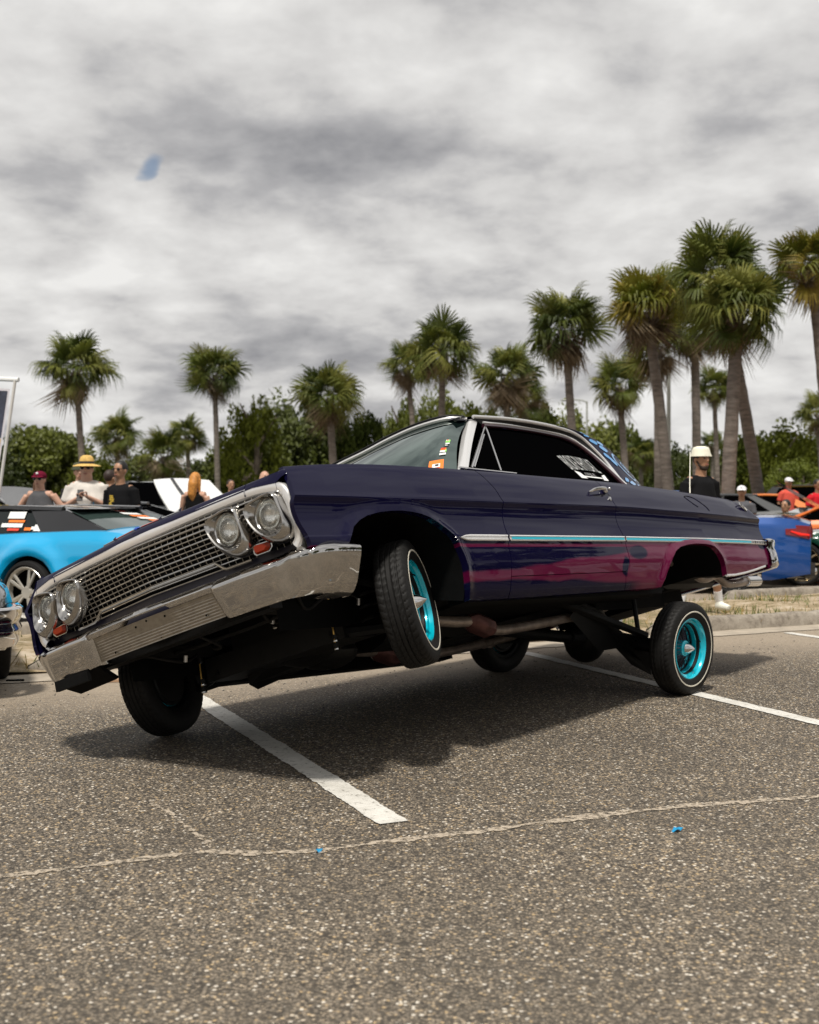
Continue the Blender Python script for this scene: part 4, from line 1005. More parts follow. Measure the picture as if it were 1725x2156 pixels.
for hp in ([(-.55, -.35, .40), (-.42, -.30, .33), (-.30, -.32, .36), (-.18, -.40, .42)], [(-.60, .05, .38), (-.48, .0, .30), (-.40, .12, .31), (-.30, .25, .38)], [(-.50, -.55, .42), (-.40, -.50, .34), (-.30, -.52, .38)], [(-.62, .40, .36), (-.45, .30, .29), (-.30, .35, .33)]):
    g = MB(); g.tube(smooth_path(hp, 5), .008, 8); g.obj('hose', rubber, car)
for hp, r_ in (((-.42, -.30, .325), .012), ((-.18, -.41, .43), .010), ((-.33, -.48, .36), .009), ((-.22, -.34, .30), .012), ((-.12, -.58, .33), .010), ((-.45, .28, .285), .010)):
    g = MB(); g.tube([Vector(hp), Vector(hp)+Vector((.0, -.01, .03))], r_, 10); g.obj('hose_fitting', silver, car)
g = MB(); g.tube([(-.10, -.44, .50), (-.11, -.46, .30)], [.022, .022], 12); g.obj('shock_absorber', chrome_dull, car)
g = MB(); g.lathe([(0, .05), (.03, .06), (.03, .001)], 18, Matrix.Translation((-.25, -.28, .36))); g.obj('pulley', blacker, car)

# wheels ----------------------------------------------------------------------------
def tyre_mesh():
    g = MB(); nt_ = 312; prof = []
    side = [(.055, .188), (.064, .192), (.072, .205), (.0785, .225), (.0815, .245), (.079, .265), (.073, .281)]
    tread_y = [-.068+.136*i/34 for i in range(35)]
    P_ = [(-y, r, 0) for y, r in side][::1]; P_ = [(-y, r, 0) for y, r in side]+[(y, None, 1) for y in tread_y]+[(y, r, 0) for y, r in side[::-1]]
    R_ = []
    for k_ in range(nt_):
        th = 2*PI*k_/nt_; row = []
        for y, r, tr in P_:
            if tr:
                r = .300-.006*(abs(y)/.07)**2.5-.004*max(0, abs(y)/.068-.85)*6
                gr = min(abs(abs(y)-.012), abs(abs(y)-.038))
                if gr < .0034: r -= .006
                else:
                    pit = 52; ph = (th*pit/(2*PI)+ (abs(y)-.038)*18 + (.35 if y > 0 else 0)) % 1
                    if abs(y) > .042 and ph < .17: r -= .0045
                    ph2 = (th*pit/(2*PI)+math.sin(y*150)*.45) % 1
                    if .014 < abs(y) < .036 and ph2 < .17: r -= .0035
            row.append(Vector((r*math.cos(th), y, r*math.sin(th))))
        R_.append(row)
    R_.append(R_[0]); g.rows(R_); return g.mesh('tyre', rubber, merge=1e-5, sharp=50)
TY = tyre_mesh()
g = MB(); g.lathe([(-.0820, .2335), (-.0832, .2345), (-.0838, .238), (-.0832, .2415), (-.082, .2425)], 96); WWM = g.mesh('whitewall', white_rubber)
g = MB(); g.lathe([(-.058, .197), (-.066, .196), (-.068, .190), (-.060, .184), (-.048, .180), (-.042, .168), (-.020, .163), (-.012, .156), (.030, .152), (.034, .140)], 72); RIM = g.mesh('rim', turq, sharp=25)
g = MB(); g.lathe([(.036, .12), (.038, .150), (-.030, .160), (-.035, .166), (.05, .172), (.058, .19), (.06, .196)], 72); RIMB = g.mesh('inner_barrel', blacker, sharp=25)
g = MB()
for k_ in range(72):
    a = 2*PI*k_/72; a2 = a+(.14 if k_ % 2 else -.14); y0_, r1 = ((-.002, .150) if k_ % 3 else (.018, .150)); yh = (-.022 if k_ % 4 < 2 else .02)
    g.tube([(.047*math.cos(a2), yh, .047*math.sin(a2)), (r1*math.cos(a), y0_+.012, r1*math.sin(a))], .0017, 5, caps=False)
SPK = g.mesh('spokes', mat('dark_spokes', (.01, .012, .035), .2, .5, 1))
g = MB(); g.lathe([(.03, .052), (-.026, .050), (-.032, .044), (-.034, .036), (-.036, .001)], 36); HUB = g.mesh('hub', turq)
g = MB(); g.lathe([(-.034, .034), (-.040, .037), (-.046, .034), (-.066, .024), (-.088, .006), (-.093, .0006)], 32); KNK = g.mesh('bullet_cap', chrome)
g = MB(); g.lathe([(.045, .001), (.045, .13), (.035, .14)], 32); BRK = g.mesh('brake_drum', blacker)
g = MB(); g.tube([(.168*math.cos(1.2), -.03, .168*math.sin(1.2)), (.150*math.cos(1.2), -.05, .150*math.sin(1.2))], .004, 8); VLV = g.mesh('valve', rubber)
def wheel(center, n, spin=0.):
    """center, outward axis n in world space; wheel mesh axis: -Y points outwards"""
    n = Vector(n).normalized(); yv = -n; zv = Vector((0, 0, 1)); zv = (zv-yv*zv.dot(yv)).normalized(); xv = yv.cross(zv)
    M_ = Matrix((xv, yv, zv)).transposed().to_4x4(); M_.translation = Vector(center)
    w = empty('wheel'); w.parent = car; w.matrix_local = CAR_I @ M_ @ Matrix.Rotation(spin, 4, 'Y')
    for nm, me in (('tyre', TY), ('whitewall', WWM), ('rim', RIM), ('inner_barrel', RIMB), ('spokes', SPK), ('hub', HUB), ('bullet_cap', KNK), ('brake_drum', BRK), ('valve', VLV)):
        o = inst(me, nm, w)
        if nm == 'spokes': o['kind'] = 'stuff'
    return w
FLC = CAR_M @ Vector((0, -.76, .29))
wheel((FLC.x+.012, FLC.y, FLC.z-.005), (.951, -.185, .262), .3)
# front right: rests on its outer shoulder, steered left
nin = Vector((.90, -.33, .27)).normalized()       # inward axis; outward is the opposite
low = (Vector((0, 0, -1))-nin*(-nin.z)).normalized()
cFR = Vector((-1.30, 6.40, 0))-low*.292+nin*.062; cFR.z = -(low.z*.296-nin.z*.062)
wheel(cFR, -nin, .8)
nr = Vector((.735, -.678, 0)).normalized(); cRL = Vector((1.76, 7.77, .299)); cRR = cRL-nr*1.50
wheel(cRL, nr, 1.0); wheel(cRR, -nr, 2.1)
# rear axle, in world space, stored relative to the car
def wobj(g, name, m_, sharp=35):
    o = g.obj(name, m_, car, sharp=sharp); o.matrix_local = CAR_I; return o
g = MB(); g.tube([cRL-nr*.05, cRL-nr*.5, cRL-nr*1.0, cRR+nr*.05], [.05, .042, .042, .05], 10); mid = (cRL+cRR)/2
g.ell(mid, (.15, .14, .165), 16, 10); g.tube([mid, mid+Vector((-.14, -.19, .03))], [.10, .05], 10); wobj(g, 'rear_axle', blacker)
for sgn in (-1, 1):
    a = mid+nr*(-sgn)*.48; fpt = CAR_M @ Vector((2.05, sgn*.42, .33)); g = MB(); g.tube([a+Vector((0, 0, .06)), fpt], .028, 6); wobj(g, 'trailing_arm', blacker)
    top_p = CAR_M @ Vector((2.95, sgn*.50, .55)); g = MB(); g.tube([a+Vector((-.04, 0, .02)), top_p], [.016, .016], 8); wobj(g, 'hydraulic_cylinder', blacker)
fpt = CAR_M @ Vector((1.4, 0, .32)); g = MB(); g.tube([mid+Vector((-.14, -.19, .03)), fpt], .036, 10); wobj(g, 'drive_shaft', blacker)
pw = lambda D, Dy, Y: Vector((at0(D, Y), Y, CAMZ-(Dy-1052)/2536.37*Y))
g = MB(); g.prism([pw(1225, 1268, 7.6), pw(1262, 1285, 7.7), pw(1280, 1315, 7.9), pw(1306, 1334, 7.95), pw(1368, 1347, 8.0), pw(1372, 1422, 8.0), pw(1330, 1400, 7.95), pw(1298, 1366, 7.9), pw(1262, 1372, 7.8), pw(1200, 1300, 7.5)], Vector((.03, .06, 0))); wobj(g, 'lower_arm', blacker)
# ------------------------------------------------------------------ palms
def frond_mesh(name, m_, droop, seed, dead=False):
    rnd = random.Random(seed); g = MB(); L = .85 if not dead else .55
    def rib(t): return Vector((L*t, 0, .10*t-droop*.28*t*t))
    g.tube([rib(t/4) for t in range(5)], [.016, .014, .012, .010, .008], 4)
    base = rib(1); n = 30 if not dead else 20
    for i in range(n):
        a = -2.05+4.1*i/(n-1)+rnd.gauss(0, .03); ln = (.95-.22*abs(a)/2.05)*rnd.uniform(.86, 1.08)*(1 if not dead else .75)
        start = base+Vector((-.10*abs(a)/2.05-.02, 0, 0)); d = Vector((math.cos(a), math.sin(a), 0)); nrm = Vector((-d.y, d.x, 0))
        dr = droop*rnd.uniform(.5, 1.0)*(.9+abs(a)*.2); fold = .38*math.sin(abs(a))*(1 if not dead else .3)
        def q(t, w): 
            p = start+d*ln*t+Vector((0, 0, -dr*.55*t**2.6+fold*t*.6))-d*(.16*dr*t**3); return p-nrm*w+Vector((0, 0, .012)), p, p+nrm*w+Vector((0, 0, .012))
        A, B_, C_ = q(.0, .008), q(.5, .032), q(.82, .02); tip = start+d*ln*(.93-.16*dr)+Vector((0, 0, -dr*.82+fold*.45))
        g.add([*A, *B_, *C_, tip], [(0, 1, 4, 3), (1, 2, 5, 4), (3, 4, 7, 6), (4, 5, 8, 7), (6, 7, 9), (7, 8, 9)])
    return g.mesh(name, m_, smooth=False)
def leaf_mat(name, stops, rough=.55, trans=.25):
    m = bpy.data.materials.new(name); m.use_nodes = True; b = NB(m); oi = b.n('ShaderNodeObjectInfo')
    f = b.m('ADD', b.m('MULTIPLY', oi.outputs['Random'], .6), b.m('MULTIPLY', b.noise(2.2, 3), .4))
    c = b.ramp(f, stops); b.l(c, b.bsdf.inputs['Base Color']); b.bsdf.inputs['Roughness'].default_value = rough; b.bsdf.inputs['Specular IOR Level'].default_value = .3
    tr = b.n('ShaderNodeBsdfTranslucent'); b.l(c, tr.inputs[0]); mx_ = b.n('ShaderNodeMixShader'); mx_.inputs[0].default_value = trans
    b.l(b.bsdf.outputs[0], mx_.inputs[1]); b.l(tr.outputs[0], mx_.inputs[2]); out = [x for x in m.node_tree.nodes if x.type == 'OUTPUT_MATERIAL'][0]; b.l(mx_.outputs[0], out.inputs[0]); return m
PG = leaf_mat('palm_green', [(.2, (.034, .052, .008)), (.5, (.10, .122, .018)), (.8, (.21, .21, .045))])
PY = leaf_mat('palm_yellow_green', [(.2, (.10, .12, .012)), (.5, (.17, .17, .018)), (.8, (.26, .19, .03))])
PD = leaf_mat('palm_dead', [(.2, (.075, .048, .026)), (.5, (.16, .115, .065)), (.8, (.28, .22, .14))], trans=.1)
FR = {k_: [frond_mesh('frond', m_, dr, s_) for dr, s_ in ((.5, 1), (.9, 2), (1.3, 3))] for k_, m_ in (('g', PG), ('y', PY))}
FD = [frond_mesh('dead_frond', PD, 1.2, 7, True), frond_mesh('dead_frond', PD, 1.8, 8, True)]
tm = bpy.data.materials.new('palm_trunk'); tm.use_nodes = True; b = NB(tm)
mp = b.n('ShaderNodeMapping'); mp.inputs['Scale'].default_value = (3, 3, 14); b.l(b.coord(), mp.inputs[0])
f = b.noise(1, 5, .7, mp.outputs[0]); b.l(b.ramp(f, [(.3, (.075, .062, .052)), (.55, (.165, .14, .12)), (.75, (.24, .21, .18))]), b.bsdf.inputs['Base Color']); b.bsdf.inputs['Roughness'].default_value = .9; b.bump(f, .7, .03)
def palm(Dtop, crownD, Y, r_px, baseD, label, w_px=None, kind='g', skirt=.3, nf=46, seed=0, boots=False, dens=1.0):
    """Dtop: picture column of the crown centre; crownD its row; baseD: column of the trunk where it meets the ground"""
    rnd = random.Random(seed*7+3); s = 2536.37/Y; R_ = r_px/s; zc_ = zat(crownD, Y); xt = at(Dtop, Y); xb = at(baseD, Y)
    root = empty('palm_tree', (xb, Y, 0)); tag(root, label, 'palm tree', 'sabal palms around the parking lot')
    w = (w_px/s/2) if w_px else .17; zt = zc_-.10*R_
    def ctr(t): return Vector(((xt-xb)*(t*(.75+.25*t)), 0, zt*t))
    g = MB(); R0 = []; n = 26
    for i in range(n+1):
        t = i/n; c = ctr(t); rr = w*(1.12-.18*t+(.35*max(0, (t-.86)/.14) if boots else 0)+(.25*max(0, 1-t*12)))
        R0.append([c+Vector((math.cos(a), math.sin(a), 0))*rr*(1+rnd.gauss(0, .03)) for a in [2*PI*k_/12 for k_ in range(12)]])
    g.rows(R0, close=True)
    top_ = ctr(1)
    for i in range(16 if not boots else 60):    # cut leaf bases below the crown
        a = rnd.uniform(0, 2*PI); z = rnd.uniform(0, 1)*(R_*.35 if not boots else R_*.8); c = ctr(1-z/zt)
        d = Vector((math.cos(a), math.sin(a), 0)); g.tube([c+d*w*.8, c+d*(w+.13*R_*(1 if boots else .8))+Vector((0, 0, .14*R_))], [.03*R_, .015*R_], 4)
    g.obj('trunk', tm, root, sharp=60)
    k0 = R_/1.72; head = top_+Vector((0, 0, .08*R_))
    N = int(nf*dens*1.0)
    for i in range(N):
        dead = i > N*(1-skirt*.55)
        u = (i+.5)/N; el = math.asin(max(-1, min(1, .97-1.62*u)))+rnd.gauss(0, .13)
        az = i*2.39996+rnd.gauss(0, .4); roll = rnd.gauss(0, .75)
        me = (FD[i % 2] if dead and rnd.random() < .85 else FR[kind if rnd.random() < .85 else 'g'][0 if el > .5 else (1 if el > -.1 else 2)])
        if dead: el = min(el, -.5)
        q = Matrix.Rotation(az, 4, 'Z') @ Matrix.Rotation(-el, 4, 'Y') @ Matrix.Rotation(roll, 4, 'X')
        sc = k0*rnd.uniform(.85, 1.28)*(1 if not dead else .95)
        inst(me, 'frond', root, Matrix.Translation(head-Vector((0, 0, .10*R_ if dead else 0))) @ q @ Matrix.Scale(sc, 4))
    return root
PL = [  # Dx, Dy, depth, radius px, base Dx, trunk px, kind, skirt, n, label
 (160, 775, 62, 86, 180, 13, 'g', .55, 46, 'palm at far left with thick brown leaf bases under its crown', True),
 (452, 783, 74, 66, 460, 11, 'g', .35, 42, 'slim lone palm above the hood of the purple car, left of the treeline gap', False),
 (247, 915, 80, 56, 250, 10, 'g', .45, 44, 'low bushy palm rising right of the far left palm trunk', False),
 (345, 955, 76, 58, 345, 14, 'g', .8, 44, 'low palm with brown hanging skirt between two green ones, left', False),
 (395, 915, 84, 45, 399, 9, 'g', .4, 38, 'small palm just left of the slim lone palm', False),
 (693, 830, 56, 76, 708, 15, 'g', .45, 50, 'full palm in front of the dark pines, left of the windshield top', False),
 (858, 770, 62, 58, 884, 11, 'g', .5, 40, 'left palm of the pair above the windshield', False),
 (932, 735, 52, 80, 928, 14, 'g', .35, 48, 'tallest palm of the pair above the windshield', False),
 (1068, 790, 58, 78, 1068, 15, 'g', .8, 50, 'broad drooping palm directly above the car roof', False),
 (1108, 835, 64, 52, 1100, 13, 'g', .7, 38, 'smaller palm tucked behind the broad one over the roof', False),
 (1190, 690, 46, 92, 1216, 17, 'g', .6, 48, 'tall straight palm above the rear of the roof', False),
 (1303, 808, 58, 68, 1324, 14, 'g', .45, 42, 'medium palm between two taller ones, above the rear window', False),
 (1350, 955, 80, 42, 1350, 9, 'g', .5, 34, 'low far palm behind the leaning trunks', False),
 (1362, 648, 37, 100, 1418, 23, 'y', .55, 54, 'yellowish palm with a trunk leaning down to the right', False),
 (1385, 730, 41, 78, 1388, 18, 'g', .8, 40, 'darker palm hidden behind the yellowish one, trunk upright', False),
 (1462, 690, 42, 74, 1470, 18, 'g', .75, 42, 'palm with brown skirt between the yellowish palm and the tall pair', False),
 (1512, 575, 34, 102, 1612, 25, 'g', .35, 54, 'palm at the back of the tall right pair, trunk leaning far right', False),
 (1553, 650, 32, 106, 1529, 28, 'g', .55, 56, 'biggest palm at right, in front of its pair, with upright grey trunk', False),
 (1503, 815, 60, 50, 1514, 10, 'g', .4, 38, 'small palm seen between the tall right trunks', False),
 (1500, 935, 84, 34, 1502, 8, 'g', .4, 30, 'tiny far palm behind the man in the bucket hat', False),
 (1707, 560, 34, 90, 1760, 22, 'y', .4, 50, 'palm cut by the right edge of the picture, high up', False),
 (1722, 868, 62, 50, 1735, 10, 'g', .5, 36, 'low palm cut by the right edge of the picture', False)]
for i, (a, b_, Y, r, bx, w, kd, sk, n, lab, bo) in enumerate(PL): palm(a, b_, Y, r, bx, lab, w, kd, sk, n, i, bo)

# ------------------------------------------------------------------ broadleaf trees and pines
TG = leaf_mat('tree_leaves', [(.2, (.028, .040, .005)), (.5, (.066, .082, .010)), (.8, (.12, .135, .016))], trans=.2)
TY_ = leaf_mat('tree_leaves_light', [(.2, (.07, .09, .008)), (.5, (.13, .155, .014)), (.8, (.20, .22, .025))], trans=.25)
def crown_mesh(name, m_, seed, n_clump=60, leaves=190, flat=.85, gap=1.0):
    rnd = random.Random(seed); g = MB(); cl = []
    for i in range(n_clump):
        a = rnd.uniform(0, 2*PI); el = math.asin(rnd.uniform(-.55, 1)); rr = rnd.uniform(.45, 1)**.5*.8
        cl.append((Vector((math.cos(a)*math.cos(el)*rr, math.sin(a)*math.cos(el)*rr, math.sin(el)*rr*flat)), rnd.uniform(.13, .27)*gap))
    for c, r in cl:
        for j in range(leaves):
            d = Vector((rnd.gauss(0, 1), rnd.gauss(0, 1), rnd.gauss(0, .8))).normalized()*r*rnd.uniform(.55, 1.05); p = c+d
            u = Vector((rnd.gauss(0, 1), rnd.gauss(0, 1), rnd.gauss(0, 1))).normalized(); v = u.orthogonal().normalized(); s_ = rnd.uniform(.022, .046)
            g.add([p-u*s_, p+v*s_*.6, p+u*s_, p-v*s_*.6], [(0, 1, 2, 3)])
    return g.mesh(name, m_, smooth=False)
CR = [crown_mesh('crown', TG, s_) for s_ in (1, 2, 3)]; CRL = [crown_mesh('crown', TY_, 4), crown_mesh('crown', TG, 5, 34, 170, .75, .9)]
bark = mat('bark', (.11, .085, .065), .9, vary=.35, vscale=4)
def tree(Dx, topD, wD, Y, label, cat='tree', me=None, zb=.15, seed=0, name='leafy_tree'):
    s = 2536.37/Y; zt = zat(topD, Y)*1.12+.4; R_ = wD*1.45/s; zc0 = max(.5, zb*zt); hz_ = (zt*1.16-zc0)/1.45
    root = empty(name, (at(Dx, Y), Y, 0)); tag(root, label, cat, 'trees behind the parking lot')
    g = MB(); rnd = random.Random(seed)
    lean = rnd.uniform(-.1, .1); g.tube([(0, 0, -.1), (lean*R_, 0, zt*.35), (lean*R_*1.5, 0, zt*.7)], [R_*.07+.12, R_*.05+.08, .08], 8)
    for k_ in range(5):
        a = rnd.uniform(0, 2*PI); g.tube([(lean*R_, 0, zt*(.25+.08*k_)), (math.cos(a)*R_*.5, math.sin(a)*R_*.4, zt*(.45+.09*k_))], [R_*.03+.05, .04], 6)
    g.obj('trunk', bark, root)
    M_ = Matrix.Translation((0, 0, zt-hz_*.86)) @ Matrix.Rotation(seed*1.7, 4, 'Z') @ Matrix.Diagonal((R_, R_, hz_, 1))
    inst(me or CR[seed % 3], 'crown', root, M_)
    return root
TR = [(80, 905, 92, 95, 'rounded dark green tree at the left edge behind the maroon-capped woman', 0), (22, 945, 50, 92, 'lower tree left of the rounded dark tree at the left edge', 1), (140, 930, 50, 100, 'tree just left of the thick-based palm trunk', 2),
 (210, 975, 60, 102, 'tree behind the straw-hatted man', 3), (300, 965, 55, 104, 'tree behind the low palms at left', 1), (415, 985, 55, 105, 'low tree left of the slim lone palm trunk', 2), (535, 838, 66, 88, 'open-crowned oak with sky showing through, left centre', 4),
 (520, 930, 80, 92, 'dark tree under the open-crowned oak', 0), (600, 862, 80, 96, 'dense tree right of the open-crowned oak', 1), (670, 880, 75, 98, 'dense tree behind the full palm, left of windshield', 2), (755, 878, 62, 96, 'tree right of the full palm, above the windshield edge', 0),
 (853, 842, 46, 88, 'loose oak below the left palm of the windshield pair', 4), (930, 845, 52, 92, 'tree below the tall palm of the windshield pair', 1), (1010, 875, 60, 95, 'tree just above the front of the car roof', 2), (1120, 855, 60, 96, 'tree behind the drooping palms over the roof', 0),
 (1215, 880, 70, 96, 'tree behind the tall straight palm trunk', 1), (1290, 910, 62, 98, 'tree sloping down behind the rear window', 2), (1350, 940, 60, 100, 'tree behind the low far palm', 0), (1425, 955, 50, 96, 'small tree left of the bucket hat man', 1),
 (1480, 975, 45, 98, 'small tree behind the man in the bucket hat', 2), (1580, 925, 70, 92, 'dark tree behind the leaning palm trunk at right', 0), (1650, 915, 75, 90, 'dark tree at right above the orange car', 1), (1715, 935, 60, 92, 'dark tree at the right edge behind the low palm', 2), (1680, 985, 60, 84, 'lighter bush-like tree at right above the red-shirted people', 3),
 (1540, 985, 60, 96, 'yellow-green tree seen between the tall right trunks', 3), (470, 1000, 50, 96, 'low shrub tree behind the slim lone palm base', 3), (930, 930, 110, 104, 'wide low tree hidden mostly behind the windshield', 0), (700, 950, 110, 100, 'wide dark tree below the full palm', 1)]
for i, (a, t_, w, Y, lab, k_) in enumerate(TR): tree(a, t_, w, Y, lab, me=(CR+CRL)[k_], seed=i, zb=.05)
# a long hedge-like wood closes the view under the trees
g = MB(); rnd = random.Random(77)
for i in range(26000):
    x = rnd.uniform(-90, 90); z = rnd.uniform(0, 1.7+1.2*math.sin(x*.21)+.8*math.sin(x*.6+1)); y = 108+rnd.gauss(0, 2)
    u = Vector((rnd.gauss(0, 1), rnd.gauss(0, 1), rnd.gauss(0, 1))).normalized(); v = u.orthogonal().normalized(); s_ = rnd.uniform(.12, .28); p = Vector((x, y, z))
    g.add([p-u*s_, p+v*s_*.7, p+u*s_, p-v*s_*.7], [(0, 1, 2, 3)])
tag(g.obj('undergrowth', TG, smooth=False), kind='stuff')

# light poles
def pole(Dx, topD, Y, w, label, arm=False):
    root = empty('light_pole', (at(Dx, Y), Y, 0)); tag(root, label, 'light pole', 'parking lot light poles'); zt = zat(topD, Y)
    g = MB(); g.tube([(0, 0, 0), (0, 0, zt)], [w, w*.7], 10); g.obj('post', mat('galvanised', (.33, .34, .31), .5), root)
    if arm: g = MB(); g.tube(smooth_path([(0, 0, zt-.1), (-.3, 0, zt+.05), (-1.0, 0, zt+.1)], 4), .04, 6); g.obj('arm', MATS['galvanised'], root); g = MB(); g.ell((-1.25, 0, zt+.06), (.3, .1, .06)); g.obj('lamp_head', MATS['galvanised'], root)
    else: g = MB(); g.box((0, 0, zt+.08), (.9, .35, .14)); g.obj('lamp_head', MATS['galvanised'], root)
pole(1408, 700, 44, .09, 'plain pale pole beside the yellowish leaning palm'); pole(1236, 845, 70, .07, 'thin street lamp with side arm near the medium palm', True)

# ------------------------------------------------------------------ simple cars
def rim_simple(kind):
    g = MB()
    if kind == 'star':
        g.lathe([(.03, .235), (-.02, .232), (-.03, .224), (-.012, .205), (.04, .20)], 40)
        for k_ in range(5):
            a = 2*PI*k_/5
            for s_ in (-.16, .16):
                c, s2 = math.cos(a+s_*.6), math.sin(a+s_*.6); c3, s3_ = math.cos(a+s_*1.0), math.sin(a+s_*1.0); g.tube([(.04*c, -.005, .04*s2), (.21*c3, .0, .21*s3_)], [.02, .028], 6, flat=.6)
        g.lathe([(-.02, .001), (-.02, .05), (.01, .06)], 20)
    else:
        g.lathe([(.03, .235), (-.02, .232), (-.03, .222), (0, .21), (.05, .20)], 40)
        for k_ in range(10): a = 2*PI*k_/10; g.tube([(.03*math.cos(a), .0, .03*math.sin(a)), (.215*math.cos(a), -.005, .215*math.sin(a))], [.018, .012], 6)
        g.lathe([(-.01, .001), (-.01, .04), (.02, .05)], 20)
    return g
g = MB(); g.lathe([(.1, .262), (.11, .285), (.10, .315), (.08, .325), (-.08, .325), (-.10, .315), (-.11, .285), (-.1, .262)], 48); T2 = g.mesh('tyre', rubber)
g = MB(); g.lathe([(.05, .001), (.05, .23), (-.0, .236)], 30); BK2 = g.mesh('brake_disc', blacker)
def simple_car(name, label, cat, loc, heading, sp, colours):
    """sp: L, W, belt [(x,z)], centre [(x,z)], arches [(x, r)], sill, gh (x0,x1,x2,x3), roof z, wheel radius.  x=0 nose, +x rearwards; heading = direction the nose points"""
    root = empty(name, (loc[0], loc[1], 0), (0, 0, heading+PI)); tag(root, label, cat)
    pm, wm_, gm = colours['paint'], colours['rim'], colours.get('glass', glass_dark); L, Wd = sp['L'], sp['W']/2
    def endtap(x): return 1-.16*max(0, 1-x/.55)**2-.12*max(0, 1-(L-x)/.5)**2
    def low(x):
        z = sp['sill']+.05*max(0, 1-x/.4)+.08*max(0, 1-(L-x)/.5)
        for xa, r in sp['arch']:
            if abs(x-xa) < r: z = max(z, sp['wr']-.02+math.sqrt(r*r-(x-xa)**2))
        return z
    def yy(x, t):       # t 0 sill .. 1 belt
        y = Wd*endtap(x)*interp([(0, .95), (.12, .985), (.45, 1.0), (.62, .985), (.66, .99), (.86, .965), (1, .905)], t)
        for xa, r in sp['arch']:
            dd = abs(math.hypot(x-xa, (t*(interp(sp['belt'], x)-sp['sill'])+sp['sill'])-sp['wr'])-r-.05); y += sp.get('flare', .02)*math.exp(-(dd/.09)**2)*(1 if t < .95 else 0)
        return y
    xs = sorted(set([L*i/110 for i in range(111)]+[xa+r*math.cos(PI*k_/24)*.9999 for xa, r in sp['arch'] for k_ in range(25)]))
    dg = sp.get('doors', [])
    for sg in (-1, 1):
        g = MB(); R_ = []
        for x in xs:
            zb_ = sinterp(sp['belt'], x); zl = low(x); R_.append([Vector((x, sg*yy(x, (max(zl, sp['sill']+(zb_-sp['sill'])*t/22)-sp['sill'])/(zb_-sp['sill'])), max(zl, sp['sill']+(zb_-sp['sill'])*t/22))) for t in range(23)])
        g.rows(R_); g.rows([[r[0] for r in R_], [r[0]-Vector((0, sg*.08, 0)) for r in R_]]); g.obj('side_panel', pm, root, merge=1e-4)
        for xa, r in sp['arch']:
            g = MB(); g.rows([[Vector((xa+r*1.02*math.cos(PI*k_/12), sg*y_, sp['wr']-.02+r*1.02*math.sin(PI*k_/12))) for y_ in (Wd*.93, Wd*.5)] for k_ in range(13)]); g.rows([[Vector((xa+r*math.cos(PI*k_/12), sg*Wd*.5, sp['wr']-.02+r*math.sin(PI*k_/12))), Vector((xa, sg*Wd*.5, sp['wr']-.1))] for k_ in range(13)]); g.obj('wheel_well', black, root)
        for xd in dg:
            g = MB(); g.tube([Vector((xd+.02*math.sin(t), sg*(yy(xd, t)+.002), sp['sill']+.04+(sinterp(sp['belt'], xd)-sp['sill']-.04)*t)) for t in [i/8 for i in range(9)]], .005, 4); g.obj('door_gap', black, root)
    x0, x1, x2, x3 = sp['gh']; zr = sp['roof']
    g = MB(); R_ = []
    for i in range(70):
        x = L*i/69; zb_ = sinterp(sp['belt'], x); zc_ = sinterp(sp['ctr'], x); R_.append([Vector((x+(.10*(1-(abs(v))**2))*(-max(0, 1-x/.5)+max(0, 1-(L-x)/.5)), v*yy(x, 1), zb_+(zc_-zb_)*(1-abs(v)**2.5))) for v in [-1+j/8 for j in range(17)]])
    g.rows(R_)
    for e in (0, -1): 
        r = R_[e]; g.rows([r, [Vector((p.x, p.y*1.02, sp['sill']+.08)) for p in r]])
    g.obj('body_top', pm, root, sharp=50)
    gh = lambda x: sinterp(sp['belt'], x)
    wt_, wb_ = Wd*.66, Wd*.86
    tm_ = colours.get('roof', pm)
    T0 = [Vector((x1, -wt_, zr-.05)), Vector((x1, wt_, zr-.05))]
    g = MB(); R_ = []
    for i in range(15):
        x = x1-.05+(x2-x1+.1)*i/14; R_.append([Vector((x, v*wt_*1.04, zr-.02-.05*(abs(v)**3)-.05*(2*abs(i/14-.5))**3)) for v in [-1+j/6 for j in range(13)]])
    g.rows(R_); g.rows([[p-Vector((0, 0, .03)) for p in r] for r in R_]); g.obj('roof', tm_, root)
    zbf, zbr = gh(x0), gh(x3)
    g = MB(); g.rows([[Vector((x0-.12*(1-v*v), v*wb_, zbf+.01)), Vector((x1-.06*(1-v*v), v*wt_, zr-.06))] for v in [-1+j/5 for j in range(11)]]); g.obj('windscreen', gm, root)
    g = MB(); g.rows([[Vector((x3+.10*(1-v*v), v*wb_*.94, zbr+.02)), Vector((x2+.04*(1-v*v), v*wt_*.96, zr-.055))] for v in [-1+j/5 for j in range(11)]]); rg = g.obj('rear_window', colours.get('rear_glass', gm), root)
    for sg in (-1, 1):
        g = MB(); q = lambda x, z: Vector((x, sg*(wb_+.02+(wt_-wb_)*(z-zbf)/(zr-.06-zbf)), z))
        swb = sp.get('swr', x3-.30); swt = sp.get('swr', x2+.13)-.25
        pts = [q(x0+.12, gh(x0)+.01), q((x0+swb)/2, gh((x0+swb)/2)+.01), q(swb, gh(swb)+.01), q(swt, zr-.10), q((x1+x2)/2, zr-.085), q(x1+.06, zr-.10)]
        g.prism(pts, (0, -sg*.005, 0)); g.obj('side_window', gm, root, smooth=False)
        g = MB(); g.tube([q(x0-.02, gh(x0)), q(x1, zr-.06)], .035, 6); g.tube([q(x1, zr-.06), q((x1+x2)/2, zr-.045), q(x2, zr-.06)], .035, 6)
        m1 = q(x2-.12, zr-.06); g.prism([q(swt-.02, zr-.08), q(x2+.05, zr-.07), q(x3+.05, gh(x3)+.0), q(swb-.04, gh(swb)+.0)], (0, sg*.02, 0))
